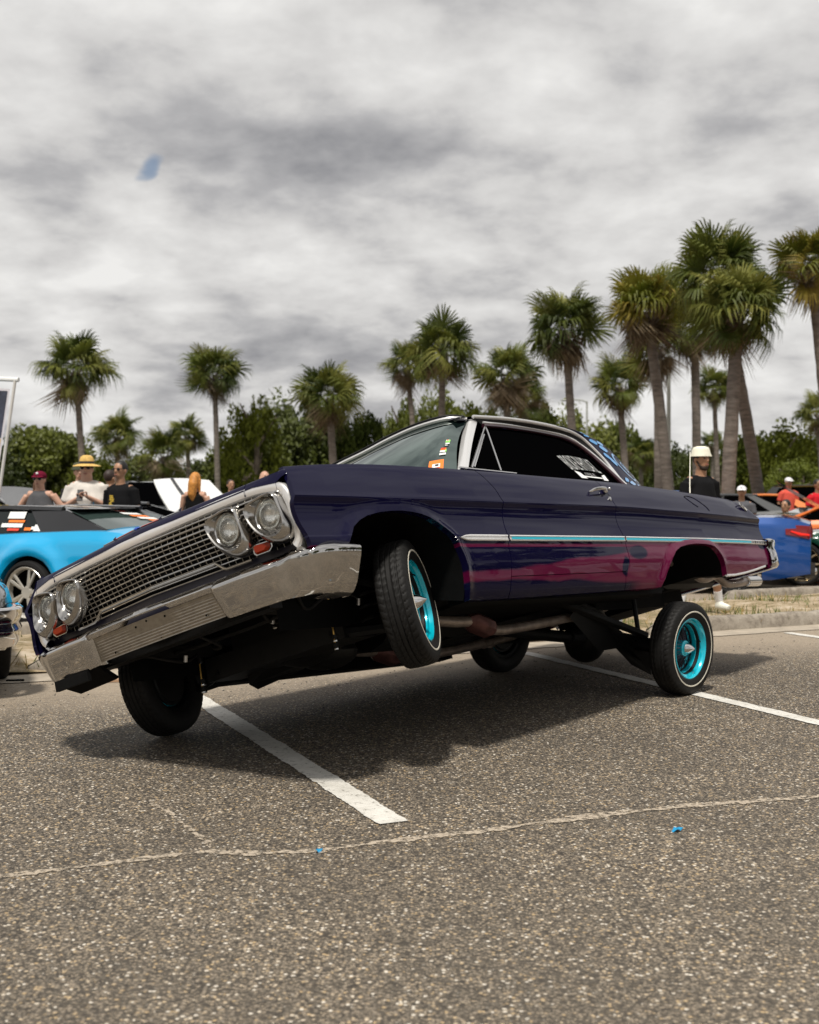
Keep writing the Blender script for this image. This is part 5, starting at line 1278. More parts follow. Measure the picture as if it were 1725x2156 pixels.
        if sp.get('bpillar'): g.tube([q(sp['bpillar'], gh(sp['bpillar'])), q(sp['bpillar']+.05, zr-.07)], .03, 4)
        g.obj('pillars', tm_, root)
    g = MB(); g.box((L/2, 0, .42), (L*.94, Wd*.96, .34)); g.box(((x1+x2)/2, 0, (zbf+.35)/2), (x2-x1+.5, Wd*1.5, zbf-.30)); g.obj('underbody', black, root)
    for xa, r in sp['arch']:
        for sg in (-1, 1):
            w = empty('wheel', (xa, sg*(Wd-.10+sp.get('poke', 0)), sp['wr']), (0, 0, 0 if sg < 0 else PI), parent=root); k_ = sp['wr']/.325; w.scale = (k_, 1, k_)
            inst(T2, 'tyre', w); inst(BK2, 'brake_disc', w); o = bpy.data.objects.new('rim', wm_); C.objects.link(o); o.parent = w; o.location = (0, -.075, 0); o.scale = (1.16, 1, 1.16)
    return root, yy, dict(gh=gh, wb=wb_, wt=wt_, rg=rg)
def cpaint(name, col, coat=1, rough=.3, metal=.0): return mat(name, col, rough, metal, coat)
R_star = rim_simple('star').mesh('rim', mat('polished_rim', (.74, .71, .64), .3, .5)); R_ten = rim_simple('ten').mesh('rim', mat('dark_rim', (.10, .10, .10), .25, .8)); R_gold = rim_simple('ten').mesh('rim', mat('bronze_rim', (.55, .45, .30), .25, .9))
SEDAN = dict(L=4.6, W=1.80, belt=[(0, .62), (.2, .70), (1.0, .84), (1.5, .90), (3.0, .95), (3.9, .99), (4.45, .98), (4.6, .93)], ctr=[(0, .66), (.25, .78), (1.2, .93), (1.6, .97), (3.0, 1.0), (4.0, 1.05), (4.45, 1.03), (4.6, .97)], arch=[(.85, .36), (3.6, .37)], sill=.20, gh=(1.35, 2.0, 3.1, 3.85), roof=1.42, wr=.325, bpillar=2.35, doors=[1.35, 2.4])
COUPE = dict(L=4.45, W=1.80, belt=[(0, .58), (.2, .66), (1.0, .78), (1.5, .84), (2.6, .88), (3.4, .92), (4.2, .90), (4.45, .84)], ctr=[(0, .62), (.25, .70), (1.2, .84), (1.6, .90), (3.0, .95), (3.9, .96), (4.3, .93), (4.45, .86)], arch=[(.80, .37), (3.35, .39)], sill=.16, gh=(1.30, 2.05, 2.75, 3.75), roof=1.24, wr=.32, doors=[1.3, 2.55], flare=.055, poke=.05)
# turquoise coupe with black roof at the left: nose to the left, we look at its right-rear... side
def heading_from(dx, dy): return math.atan2(dy, dx)
teal = cpaint('turquoise_car_paint', (.001, .36, .68), rough=.35)
TEAL = dict(COUPE); TEAL.update(L=4.62, gh=(1.30, 2.0, 3.55, 4.20), swr=3.42, roof=1.215, belt=[(0, .58), (.2, .66), (1.0, .78), (1.5, .84), (2.6, .88), (3.4, .92), (4.3, .94), (4.62, .88)], ctr=[(0, .62), (.25, .70), (1.2, .84), (1.6, .90), (3.0, .95), (4.2, .99), (4.45, .97), (4.62, .90)], doors=[1.3, 2.75])
xw = at(57, 12.1)
cr_, sr_ = math.cos(.16), math.sin(.16)
h_t = heading_from(-.9, .44)
def place(xc, yc, head, sp, ax, ay):
    """root location such that the point (ax, ay) of the car frame lands on (xc, yc)"""
    r = Matrix.Rotation(head+PI, 2); p = r @ Vector((ax, ay)); return (xc-p.x, yc-p.y)
rt = simple_car('turquoise_coupe', 'turquoise coupe with black roof, stickered rear window and polished rims at left', 'car', place(xw, 12.15, h_t, TEAL, 3.35, -.9), h_t, TEAL, dict(paint=teal, rim=R_star, roof=mat('black_roof', (.012, .012, .013), .3, coat=1), glass=mat('smoked_glass', (.010, .014, .014), .03), rear_glass=mat('greenish_rear_glass', (.035, .055, .05), .05)))
tr_, tyy, td = rt
# stickers on the turquoise coupe's rear window and side glass
def quad_on(parent, a, b_, c, d_, m_, name='sticker'):
    g = MB(); g.add([a, b_, c, d_], [(0, 1, 2, 3)]); return g.obj(name, m_, parent, smooth=False)
tg_, twb, twt = td['gh'], td['wb'], td['wt']; zr_t = TEAL['roof']; x2_, x3_ = TEAL['gh'][2:]
def rgp(v, t):       # rear glass point; v -1 (left) .. 1, t 0 base .. 1 top
    a = Vector((x3_+.10*(1-v*v), v*twb*.94, tg_(x3_)+.02)); c = Vector((x2_+.04*(1-v*v), v*twt*.96, zr_t-.055)); return a.lerp(c, t)+Vector((.006, 0, .010))
for i, (v0, v1, t0, t1, m_) in enumerate([(-.05, .35, .80, .90, st_k), (.0, .2, .82, .88, st_r), (-.02, .4, .67, .76, st_w), (.05, .45, .55, .63, st_o), (.1, .5, .43, .52, st_w), (.2, .6, .32, .40, st_o), (.25, .7, .18, .28, st_w), (-.08, .08, .86, .92, st_w)]):
    quad_on(td['rg'], rgp(v0, t0), rgp(v1, t0-.05), rgp(v1, t1-.05), rgp(v0, t1), m_)
def sgp(x, z): zbf = tg_(TEAL['gh'][0]); return Vector((x, -(twb+.02+(twt-twb)*(z-zbf)/(zr_t-.06-zbf))-.012, z))
for x0_, x1_, z0_, z1_, m_ in [(2.85, 3.08, 1.06, 1.13, st_w), (2.88, 3.10, 1.02, 1.045, st_o), (2.80, 3.09, .97, 1.01, st_w), (2.9, 3.06, .935, .96, st_r), (3.26, 3.36, .935, 1.0, st_w), (3.13, 3.22, .94, .97, st_o), (3.22, 3.26, .95, .98, st_w)]:
    quad_on(tr_, sgp(x0_, z0_), sgp(x1_, z0_), sgp(x1_, z1_), sgp(x0_, z1_), m_)
g = MB(); g.rows([[Vector((x, v*.60, zr_t-.05-.0*abs(v)+(.01 if x > 3.6 else 0))) for v in [-1+j/6 for j in range(13)]] for x in (3.50, 3.66, 3.76)]); g.obj('roof_spoiler', MATS['black_roof'], tr_)
# blue saloon at right
blue = cpaint('blue_car_paint', (.002, .060, .27), rough=.3, metal=.2); hb = heading_from(-.985, .17)
SB = dict(SEDAN); SB.update(roof=1.40, belt=[(0, .62), (.2, .70), (1.0, .84), (1.5, .90), (3.0, .97), (3.9, 1.02), (4.35, 1.00), (4.6, .93)])
rb, byy, bd = simple_car('blue_saloon', 'bright blue saloon with glowing red tail light, half hidden behind the purple car tail', 'car', place(at(1543, 15.9), 15.9, hb, SB, 3.6, -.85), hb, SB, dict(paint=blue, rim=R_ten))
g = MB(); R_ = []
for i in range(11):
    t = i/10; x = 4.27+.31*t; R_.append([Vector((x, -(byy(x, .93)+.006), .93-.02*t)), Vector((x, -(byy(x, .8)+.010), .84)), Vector((x, -(byy(x, .66)+.008), .74+.06*(1-t)))])
for i in range(1, 8):
    t = i/7; y = -(byy(4.6, .8))+.40*t; R_.append([Vector((4.62+.05*math.sin(t*1.2), y, .91)), Vector((4.635+.05*math.sin(t*1.2), y, .83)), Vector((4.63+.05*math.sin(t*1.2), y, .76))])
g.rows(R_); g.obj('tail_light', mat('tail_light_red', (.16, .003, .004), .15, coat=.6), rb)
g = MB(); g.tube([Vector((4.34, -(byy(4.34, .75)+.014), .84)), Vector((4.46, -(byy(4.46, .75)+.014), .80)), Vector((4.58, -(byy(4.58, .75)+.012), .79))], [.012, .022, .015], 6)
lm = mat('lit_red_bar', (.8, .02, .01), .3); lm.node_tree.nodes['Principled BSDF'].inputs['Emission Color'].default_value = (1, .02, .01, 1); lm.node_tree.nodes['Principled BSDF'].inputs['Emission Strength'].default_value = .12; g.obj('light_bar', lm, rb)
g = MB(); g.rows([[Vector((x, v*.66, z)) for v in [-1+j/6 for j in range(13)]] for x, z in ((4.30, 1.06), (4.50, 1.075), (4.63, 1.13), (4.66, 1.15))]); g.obj('boot_spoiler', mat('carbon', (.015, .015, .016), .2, coat=1), rb)
g = MB(); g.prism([(4.35, -.80, .36), (4.66, -.62, .40), (4.70, 0, .42), (4.70, 0, .24), (4.60, -.62, .22), (4.3, -.80, .22)], (0, .0, .01)); g.box((4.58, 0, .32), (.2, 1.3, .2)); g.obj('diffuser', MATS['carbon'], rb)
for y in (-.5, .5): g = MB(); g.lathe([(0, .03), (0, .045), (.12, .045), (.12, .035)], 16, Matrix.Translation((4.60, y, .30)) @ Matrix.Rotation(-PI/2, 4, 'Z')); g.obj('exhaust_tip', chrome, rb)
# green car with raised bonnet at the right edge
green = cpaint('green_car_paint', (.004, .055, .028), rough=.25); hg = heading_from(-.96, .28)
pg = place(at(1688, 17.6), 17.6, hg, COUPE, .80, -.85)
rg_, gyy, gd = simple_car('green_coupe', 'dark green coupe with its bonnet raised at the right edge', 'car', pg, hg, COUPE, dict(paint=green, rim=R_gold))
def raised_hood(parent, hx, z0, ln, ang, wd, m_, stripe=None):
    g = MB(); R_ = []
    for i in range(13):
        t = i/12; x = hx-ln*t*math.cos(ang)+.0; z = z0+ln*t*math.sin(ang)-.10*math.sin(PI*t*.5)**2*.6; w = wd*(1-.16*t*t)
        R_.append([Vector((x-.05*(1-v*v)*t, v*w, z+.03*(1-v*v))) for v in [-1+j/8 for j in range(17)]])
    g.rows(R_); g.rows([[p+Vector((.012, 0, -.035)) for p in r] for r in R_]); h_ = g.obj('bonnet', m_, parent)
    if stripe:
        g = MB(); g.rows([[r[5]+Vector((-.006, 0, .01)), r[6]+Vector((-.006, 0, .01))] for r in R_]); g.obj('stripe', stripe, h_)
    return h_
raised_hood(rg_, 1.45, .93, 1.15, .60, .68, green)
# orange, yellow, dark cars farther off at right
org = cpaint('orange_car_paint', (.75, .20, .02), rough=.35); yel = cpaint('yellow_car_paint', (.80, .45, .01)); blk = cpaint('black_car_paint', (.008, .008, .009), rough=.25); gry = cpaint('grey_car_paint', (.05, .053, .055)); wht = cpaint('white_car_paint', (.74, .75, .74)); redp = cpaint('red_car_paint', (.42, .01, .015))
SUV = dict(L=4.7, W=1.9, belt=[(0, .75), (.2, .90), (1.0, 1.02), (1.5, 1.06), (3.0, 1.10), (4.2, 1.12), (4.6, 1.10), (4.7, 1.05)], ctr=[(0, .8), (.25, 1.0), (1.2, 1.12), (1.6, 1.16), (3.0, 1.16), (4.0, 1.18), (4.45, 1.16), (4.7, 1.1)], arch=[(.9, .42), (3.7, .42)], sill=.30, gh=(1.3, 1.8, 4.15, 4.6), roof=1.68, wr=.36, bpillar=2.5, doors=[1.3, 2.5, 3.5])
def car_at(name, label, Dx, Y, ax, head, sp, cols): h_ = heading_from(*head); r = simple_car(name, label, 'car', place(at(Dx, Y), Y, h_, sp, ax, -.9), h_, sp, cols); return r[0]
car_at('orange_hatchback', 'orange car behind the leaning palm trunk at right', 1612, 30, 2.6, (-.93, .36), SEDAN, dict(paint=org, rim=R_ten))
r2_ = car_at('orange_coupe', 'second orange car at the right edge beyond the green bonnet', 1735, 23, 2.0, (-.93, .36), COUPE, dict(paint=cpaint('amber_car_paint', (.72, .16, .015)), rim=R_ten))
r3_ = car_at('yellow_coupe', 'yellow car with raised bonnet between the two orange cars', 1680, 31, 1.2, (-.9, .4), COUPE, dict(paint=yel, rim=R_ten)); raised_hood(r3_, 1.45, .95, 1.1, .35, .68, yel)
car_at('dark_suv', 'dark sport utility car with pale roof behind the red-shirted man', 1660, 36, 2.2, (-.9, .4), SUV, dict(paint=gry, rim=R_ten, roof=wht))
car_at('dark_saloon', 'dark grey saloon behind the upright palm trunk at right', 1520, 29, 2.4, (-.93, .36), SEDAN, dict(paint=gry, rim=R_ten))
r4_ = car_at('red_black_car', 'dark car with red raised tailgate at the right edge', 1735, 34, 3.0, (.9, -.4), SUV, dict(paint=blk, rim=R_ten)); raised_hood(r4_, 1.3, 1.15, 1.0, .8, .7, redp)
# left background
r5_ = car_at('black_coupe', 'black coupe with raised bonnet behind the turquoise coupe at the left edge', 10, 18.5, 1.2, (-.9, .4), COUPE, dict(paint=blk, rim=R_ten)); raised_hood(r5_, 1.5, .95, 1.15, .5, .7, blk)
g = MB(); g.tube([(1.3, -.6, .93), (.72, -.62, 1.38)], .012, 6); g.obj('prop_rod', chrome, r5_)
car_at('grey_suv', 'dark grey sport utility car between the two people at left', 235, 25, 4.6, (-.12, 1), SUV, dict(paint=gry, rim=R_ten))
r6_ = car_at('white_coupe', 'white coupe with its white bonnet raised, right of the man in the black shirt', 300, 19.5, 1.0, (-.62, .80), COUPE, dict(paint=wht, rim=R_ten)); raised_hood(r6_, 1.55, .98, 1.15, .62, .62, wht, blk)
car_at('white_saloon', 'white saloon behind the blonde woman', 470, 23, 2.0, (-.9, .43), SEDAN, dict(paint=wht, rim=R_ten))
car_at('red_saloon', 'small patch of a red car beyond the man in the black shirt', 290, 26, 3.2, (-.9, .43), SEDAN, dict(paint=redp, rim=R_ten))
car_at('black_saloon', 'black car low behind the man in the black shirt', 258, 19.5, 3.4, (-.9, .43), COUPE, dict(paint=blk, rim=R_ten))
# near black car: only its chrome bumper end and fender reach into the frame at left
hk = heading_from(.40, -.9165)
CL = dict(L=5.0, W=1.86, belt=[(0, .58), (.12, .66), (1.0, .74), (2, .80), (3.6, .80), (5, .72)], ctr=[(0, .60), (.2, .70), (1.2, .79), (1.8, .85), (3.6, .86), (5, .76)], arch=[(.95, .36), (3.9, .36)], sill=.26, gh=(1.6, 2.2, 3.2, 3.9), roof=1.28, wr=.33)
xk, yk = place(-2.60, 7.55, hk, CL, 0, -.78)
rk, kyy, kd = simple_car('black_classic_car', 'black classic car with a chrome bumper end, cut by the left edge in the foreground', 'car', (xk, yk), hk, CL, dict(paint=blk, rim=R_ten))
g = MB(); R_ = []
pth = smooth_path([(-.16, .0, 0), (-.14, -.5, 0), (-.10, -.78, 0), (-.02, -.90, 0), (.14, -.955, 0), (.34, -.965, 0)], 6)
for i, p in enumerate(pth):
    t = (pth[min(i+1, len(pth)-1)]-pth[max(i-1, 0)]).normalized(); n = Vector((t.y, -t.x, 0)); 
    R_.append([p+n*o+Vector((0, 0, z)) for o, z in ((-.06, .575), (-.015, .58), (.006, .565), (.002, .53), (-.014, .47), (.0, .44), (-.012, .36), (-.03, .33), (-.07, .335))])
g.rows(R_); g.rows([R_[-1], [p+Vector((.0, .05, 0)) for p in R_[-1]]]); g.obj('front_bumper', chrome, rk, sharp=45)

# banner
bn = empty('banner_stand', (at(-33, 14), 14, 0)); tag(bn, 'white-framed advertising banner leaning into the left edge', 'banner')
zt_ = zat(800, 14); tp = Vector((at(33, 14)-at(-33, 14), 0, zt_))
g = MB(); g.tube([(-.02, 0, 0), tp], .018, 8); g.tube([(-1.6, .3, 0), tp+Vector((-1.5, .3, .1))], .018, 8); g.obj('pole', mat('banner_pole', (.62, .60, .57), .4), bn)
g = MB(); g.tube([tp+Vector((.04, 0, .0)), tp+Vector((-1.5, .3, .09))], .028, 8); g.obj('crossbar', white_pr, bn)
def bpz(u, v): return Vector((-.02, -.015, 0)).lerp(tp, v)+Vector((-.045-1.3*u, .27*u, .09*u*v))
for v0, v1, m_, nm in ((.30, .96, mat('banner_white', (.6, .58, .62), .6), 'banner_sheet'), (.44, .74, mat('banner_yellow', (.62, .42, .06), .6), 'yellow_print'), (.745, .95, mat('banner_photo', (.04, .045, .07), .5, vary=.8, vscale=4), 'photo_print')):
    off = Vector((0, -.004, 0)) if nm != 'banner_sheet' else Vector(); a = 0 if nm == 'banner_sheet' else .02
    g = MB(); g.add([bpz(a, v0)+off, bpz(1, v0)+off, bpz(1, v1)+off, bpz(a, v1)+off], [(0, 1, 2, 3)]); g.obj(nm, m_, bn, smooth=False)
g = MB(); g.prism([bpz(.03, .62), bpz(.06, .62), bpz(.09, .69), bpz(.06, .69)], (0, -.01, 0)); g.prism([bpz(.03, .46), bpz(.07, .46), bpz(.10, .53), bpz(.06, .53)], (0, -.01, 0)); g.obj('black_lettering', st_k, bn, smooth=False)

# ------------------------------------------------------------------ people
def remesh(g, name, m_, parent, voxel=.014, extra=None, it=3):
    o = g.obj('tmp', m_, None); md = o.modifiers.new('r', 'REMESH'); md.mode = 'VOXEL'; md.voxel_size = voxel; md.use_smooth_shade = True
    sm = o.modifiers.new('s', 'SMOOTH'); sm.iterations = it; sm.factor = .5
    dg_ = bpy.context.evaluated_depsgraph_get(); me = bpy.data.meshes.new_from_object(o.evaluated_get(dg_)); bpy.data.objects.remove(o)
    if extra is not None:
        bm = bmesh.new(); bm.from_mesh(me); e2 = extra.mesh('x', m_); bm.from_mesh(e2); bm.to_mesh(me); bm.free()
    if not me.materials: me.materials.append(m_)
    me.polygons.foreach_set('use_smooth', [True]*len(me.polygons)); me.name = name
    r = bpy.data.objects.new(name, me); C.objects.link(r); r.parent = parent; return r
SK = {k_: mat('skin_'+k_, c, .5, vary=.06, vscale=10, Subsurface_Weight=.0) for k_, c in (('fair', (.52, .30, .21)), ('tan', (.36, .19, .11)), ('brown', (.25, .13, .075)))}
def person(label, Dx, Y, H, face=0., skin='fair', shirt=None, tank=False, pants=None, shorts=False, hair=None, hairkind='short', hat=None, glasses=False, arms='down', girth=1., z0=0., beard=False, stride=0., sit=False, low=True, extra=None, category='person'):
    root = empty('person', (at(Dx, Y), Y, z0), (0, 0, face)); tag(root, label, category); root.scale = (H/1.75,)*3
    sk = SK[skin]; gx_ = girth; b_ = MB(); ex = MB()
    hipz, shz = (.93, 1.44) if not sit else (.48, .98); dz = shz-1.44
    # body
    b_.tube([(0, 0, hipz-.02), (0, .0, hipz+.12), (0, 0, shz-.22), (0, .005, shz-.06), (0, .01, shz+.0)], [.145*gx_, .135*gx_, .155*gx_, .14, .09], 14, flat=.72, up=(0, 1, 0))
    b_.tube([(-.17*(.9+.1*gx_), .01, shz-.045), (.17*(.9+.1*gx_), .01, shz-.045)], .058, 10)
    b_.tube([(0, .01, shz-.03), (0, -.005, shz+.10)], [.062*gx_**.5, .056*gx_**.6], 10)
    hz_ = shz+.185-(.03 if gx_ > 1.2 else 0); b_.ell((0, -.005, hz_+.02), (.076, .095, .105)); b_.ell((0, -.025, hz_-.045), (.058, .068, .065))
    b_.ell((0, -.100, hz_-.005), (.013, .018, .022), 8, 6); b_.ell((-.078, .005, hz_), (.012, .02, .03), 8, 6); b_.ell((.078, .005, hz_), (.012, .02, .03), 8, 6)
    S1 = Vector((-.185*(.9+.1*gx_), .01, shz-.065)); S2 = Vector((.185*(.9+.1*gx_), .01, shz-.05)); A = {}
    z_ = shz
    if arms == 'down': A = {0: (Vector((-.25, .03, z_-.33)), Vector((-.26, -.05, z_-.58))), 1: (Vector((.25, .03, z_-.33)), Vector((.26, -.05, z_-.58)))}
    elif arms == 'hips': A = {0: (Vector((-.36, .04, z_-.28)), Vector((-.20, -.04, z_-.45))), 1: (Vector((.36, .04, z_-.28)), Vector((.20, -.04, z_-.45)))}
    elif arms == 'phone': A = {0: (Vector((-.29, -.02, z_-.33)), Vector((-.055, -.26, z_-.20))), 1: (Vector((.29, -.02, z_-.33)), Vector((.055, -.26, z_-.18)))}
    elif arms == 'front': A = {0: (Vector((-.25, -.02, z_-.30)), Vector((-.12, -.25, z_-.38))), 1: (Vector((.25, -.02, z_-.30)), Vector((.12, -.25, z_-.38)))}
    k = .85+.25*(gx_-1)+.15
    for i, S_ in ((0, S1), (1, S2)):
        E_, Hd = A[i]; b_.tube([S_, S_.lerp(E_, .5), E_, E_.lerp(Hd, .4), Hd], [.052*k, .047*k, .038*k, .038*k, .026], 10)
        dr = (Hd-E_).normalized(); palm_ = Hd+dr*.05; b_.tube([Hd, palm_], [.024, .034], 8, flat=.6); sd = dr.cross(Vector((0, 1, .2))).normalized(); cu = dr.cross(sd).normalized()
        if cu.y > 0: cu = -cu
        for q in range(4):
            o_ = sd*(-.026+.0175*q); L_ = (.058, .072, .068, .052)[q]; p0 = palm_+o_+dr*.012; ex.tube([p0, p0+dr*L_*.5+cu*.008, p0+dr*L_*.85+cu*.03], [.0095, .0085, .007], 6)
        sg_ = 1 if i == 0 else -1; ex.tube([Hd+dr*.02+sd*.026*sg_, Hd+dr*.05+sd*.048*sg_+cu*.01, Hd+dr*.075+sd*.048*sg_+cu*.022], [.011, .010, .008], 6)
    legs = []
    if sit: legs = [((-.10, 0, hipz), (-.16, -.42, hipz+.04), (-.16, -.40, .10)), ((.10, 0, hipz), (.16, -.42, hipz+.04), (.16, -.40, .10))]
    else: legs = [((-.09, 0, hipz-.02), (-.10-stride*.45, -.03, .50), (-.10-stride*.9, .02, .09)), ((.09, 0, hipz-.02), (.10+stride*.35, -.03, .50), (.10+stride*1.0, .02, .09))]
    for hp, kn, an in legs: b_.tube([hp, Vector(hp).lerp(Vector(kn), .5), kn, Vector(kn).lerp(Vector(an), .35), an], [.085*k, .075*k, .052, .054, .036], 10)
    remesh(b_, 'body', sk, root, .014, ex, 2)
    # clothes: shells a little larger than the body
    if shirt is not None:
        g = MB(); gm_ = 1.08; g.tube([(0, 0, hipz-.06), (0, 0, hipz+.10), (0, 0, shz-.22), (0, .005, shz-.06), (0, .01, shz+.012)], [.165*gx_, .158*gx_, .172*gx_, .158, .085], 16, flat=.76, up=(0, 1, 0))
        if not tank:
            g.tube([(-.18*(.9+.1*gx_), .01, shz-.075), (-.09, .01, shz-.04), (.09, .01, shz-.04), (.18*(.9+.1*gx_), .01, shz-.075)], .070, 10)
            for i, S_ in ((0, S1), (1, S2)): E_ = A[i][0]; g.tube([S_+Vector((0, 0, .004)), S_.lerp(E_, .45), S_.lerp(E_, .72)], [.073*k, .066*k, .063*k], 10)
        else:
            for s_ in (-1, 1): g.tube([(s_*.10, -.05, shz-.16), (s_*.105, .0, shz-.0), (s_*.09, .07, shz-.14)], .026, 8)
        remesh(g, 'shirt', shirt, root, .015, None, 2)
    if pants is not None:
        g = MB()
        for hp, kn, an in legs:
            hp, kn, an = map(Vector, (hp, kn, an))
            if shorts: g.tube([hp+Vector((0, 0, .02)), hp.lerp(kn, .95)], [.100*k, .088*k], 10)
            else: g.tube([hp+Vector((0, 0, .02)), kn, an], [.100*k, .075, .062], 10)
        g.ell((0, .01, hipz), (.155*gx_, .125*gx_, .11)); remesh(g, 'trousers' if not shorts else 'shorts', pants, root, .016, None, 2)
    # shoes and socks
    for hp, kn, an in legs:
        an = Vector(an); g = MB(); g.tube([an+Vector((0, .03, -.045)), an+Vector((0, -.06, -.05)), an+Vector((0, -.15, -.06))], [.042, .045, .032], 10); g.tube([an+Vector((0, 0, .03)), an+Vector((0, 0, -.04))], .042, 10); remesh(g, 'shoe', (extra or {}).get('shoe', st_k), root, .012)
        if extra and 'sock' in extra: g = MB(); g.tube([an.lerp(Vector(kn), .30), an+Vector((0, 0, .01))], [.047, .043], 12); g.obj('sock', extra['sock'], root)
    # head details
    if hair is not None:
        g = MB(); g.ell((0, .012, hz_+.038), (.084, .098, .100))
        if hairkind == 'long': g.tube([(0, .06, hz_+.07), (0, .10, hz_-.05), (.02, .10, hz_-.22), (.0, .09, hz_-.34)], [.08, .095, .085, .03], 10, flat=.8); g.tube([(-.075, .02, hz_+.02), (-.08, .03, hz_-.20)], [.03, .018], 8); g.tube([(.075, .02, hz_+.02), (.08, .03, hz_-.20)], [.03, .018], 8)
        if hairkind == 'tail': g.tube([(0, .07, hz_), (-.085, .03, hz_-.05), (-.09, .0, hz_-.18)], [.04, .035, .02], 8)
        cut = remesh(g, 'hair', hair, root, .012)
        # clear the face
        bm = bmesh.new(); bm.from_mesh(cut.data); bmesh.ops.delete(bm, geom=[v for v in bm.verts if v.co.y < -.052 and v.co.z < hz_+.075 and abs(v.co.x) < .07], context='VERTS'); bm.to_mesh(cut.data); bm.free()
    if beard: g = MB(); g.ell((0, -.040, hz_-.082), (.054, .054, .036)); g.tube([(-.072, -.005, hz_-.0), (-.062, -.04, hz_-.06), (0, -.080, hz_-.090), (.062, -.04, hz_-.06), (.072, -.005, hz_-.0)], .013, 8); remesh(g, 'beard', mat('dark_beard', (.03, .017, .01), .8), root, .009)
    ee = MB()
    if glasses:
        g = MB()
        for s_ in (-1, 1): g.ell((s_*.034, -.088, hz_+.022), (.030, .010, .019), 10, 6)
        g.tube([(-.03, -.095, hz_+.03), (.03, -.095, hz_+.03)], .004, 6); g.tube([(-.062, -.085, hz_+.028), (-.08, .0, hz_+.028)], .004, 6); g.tube([(.062, -.085, hz_+.028), (.08, .0, hz_+.028)], .004, 6); g.obj('sunglasses', mat('dark_lens', (.006, .006, .008), .1), root)
    else:
        for s_ in (-1, 1): g = MB(); g.ell((s_*.030, -.082, hz_+.020), (.013, .012, .009), 8, 6); g.obj('eye', mat('eye_dark', (.03, .02, .015), .3), root)
        g = MB(); g.tube([(-.045, -.085, hz_+.044), (-.02, -.096, hz_+.047)], .005, 5); g.tube([(.045, -.085, hz_+.044), (.02, -.096, hz_+.047)], .005, 5); g.obj('eyebrows', mat('brow', (.04, .025, .015), .8), root)
    g = MB(); g.tube([(-.022, -.092, hz_-.048), (0, -.098, hz_-.046), (.022, -.092, hz_-.048)], .006, 6); g.obj('lips', mat('lips', (.33, .12, .09), .5), root)
    if hat:
        kd, hm = hat; g = MB(); T_ = Matrix.Translation((0, 0, hz_)) @ Matrix.Rotation(PI/2, 4, 'X')     # lathe axis Y -> Z
        if kd == 'cap': g.ell((0, .008, hz_+.062), (.092, .105, .075)); g2_ = MB(); g.grid(lambda u, v: Vector((.085*(2*u-1), -.075-.085*v*math.sqrt(max(0, 1-(2*u-1)**2)), hz_+.065-.02*v)), 11, 5); 
        if kd == 'cap_back': g.ell((0, .0, hz_+.062), (.090, .105, .072)); g.grid(lambda u, v: Vector((.07*(2*u-1), .085+.07*v, hz_+.055)), 7, 4)
        if kd == 'straw': g.lathe([(.045, .175), (.055, .165), (.068, .12), (.075, .095), (.12, .09), (.165, .075), (.185, .045), (.188, .001)], 28, T_)
        if kd == 'bucket': g.lathe([(.040, .118), (.046, .117), (.075, .101), (.115, .094), (.138, .080), (.150, .045), (.152, .001)], 28, T_)
        for i in range(len(g.v)): 
            if kd in ('straw', 'bucket'): p = Vector(g.v[i]); g.v[i] = tuple(p+Vector((0, 0, 0)))
        hh = g.obj('hat', hm, root, sharp=60)
        if kd == 'straw': g = MB(); g.lathe([(.077, .0955), (.10, .0935), (.108, .092)], 28, T_); g.obj('hat_band', st_k, hh)
        if kd == 'cap': g = MB(); g.ell((.0, -.090, hz_+.10), (.020, .010, .018), 10, 6); g.obj('cap_badge', white_pr, hh)
    return root, hz_
cl = lambda n, c: mat(n, c, .9, spec=.08, vary=.12, vscale=9, bump=.3, bscale=25, bdist=.01)
w1, hz1 = person('woman in maroon cap, sunglasses and grey tank top, hands on hips', 84, 16.2, 1.66, -.15, 'fair', cl('grey_tank', (.085, .085, .09)), True, cl('dark_shorts', (.02, .02, .03)), True, mat('brown_hair', (.10, .045, .02), .6), 'tail', ('cap', cl('maroon_cloth', (.13, .008, .025))), True, 'hips', 1.25)
g = MB(); g.lathe([(0, .062), (.002, .062), (.002, .050), (0, .050)], 28, Matrix.Translation((0, -.152, 1.20)) @ Matrix.Rotation(0, 4, 'X')); 
for a, b2 in (((-.035, 1.23), (-.008, 1.18)), ((.035, 1.23), (.008, 1.18)), ((0, 1.235), (0, 1.175))): g.tube([(a[0], -.155, a[1]), (b2[0], -.155, b2[1])], .006, 5)
g.obj('shirt_print', st_k, w1)
m1_, _ = person('big man in straw hat, white shirt, looking at a phone held in both hands', 183, 15.6, 1.80, .05, 'fair', cl('cream_shirt', (.62, .58, .53)), False, cl('khaki_shorts', (.25, .19, .12)), True, mat('short_hair', (.06, .03, .015), .7), 'short', ('straw', mat('straw', (.62, .40, .12), .8, vary=.25, vscale=40)), True, 'phone', 1.45)
ph = MB(); ph.box((0, -.315, 1.275), (.075, .012, .15), Matrix.Rotation(-.4, 3, 'X')); pho = ph.obj('phone', st_k); pho.matrix_world = Matrix.Translation((at(183, 15.6), 15.6, 0)) @ Matrix.Scale(1.80/1.75, 4); tag(pho, 'dark phone held up by the man in the straw hat', 'phone')
g = MB(); g.lathe([(-.012, .040), (.012, .040)], 16, Matrix.Translation((.15, -.18, 1.19)) @ Matrix.Rotation(.8, 4, 'Z')); g.obj('wristband', mat('blue_band', (.05, .35, .6), .5), m1_)
person('person in olive boonie hat standing behind the straw-hatted man', 168, 17.8, 1.78, .3, 'fair', cl('dark_shirt', (.03, .03, .03)), False, cl('dark_trousers', (.03, .03, .03)), False, mat('short_hair', (.06, .03, .015)), 'short', ('bucket', cl('olive_cloth', (.07, .075, .05))), False, 'down', 1.1)
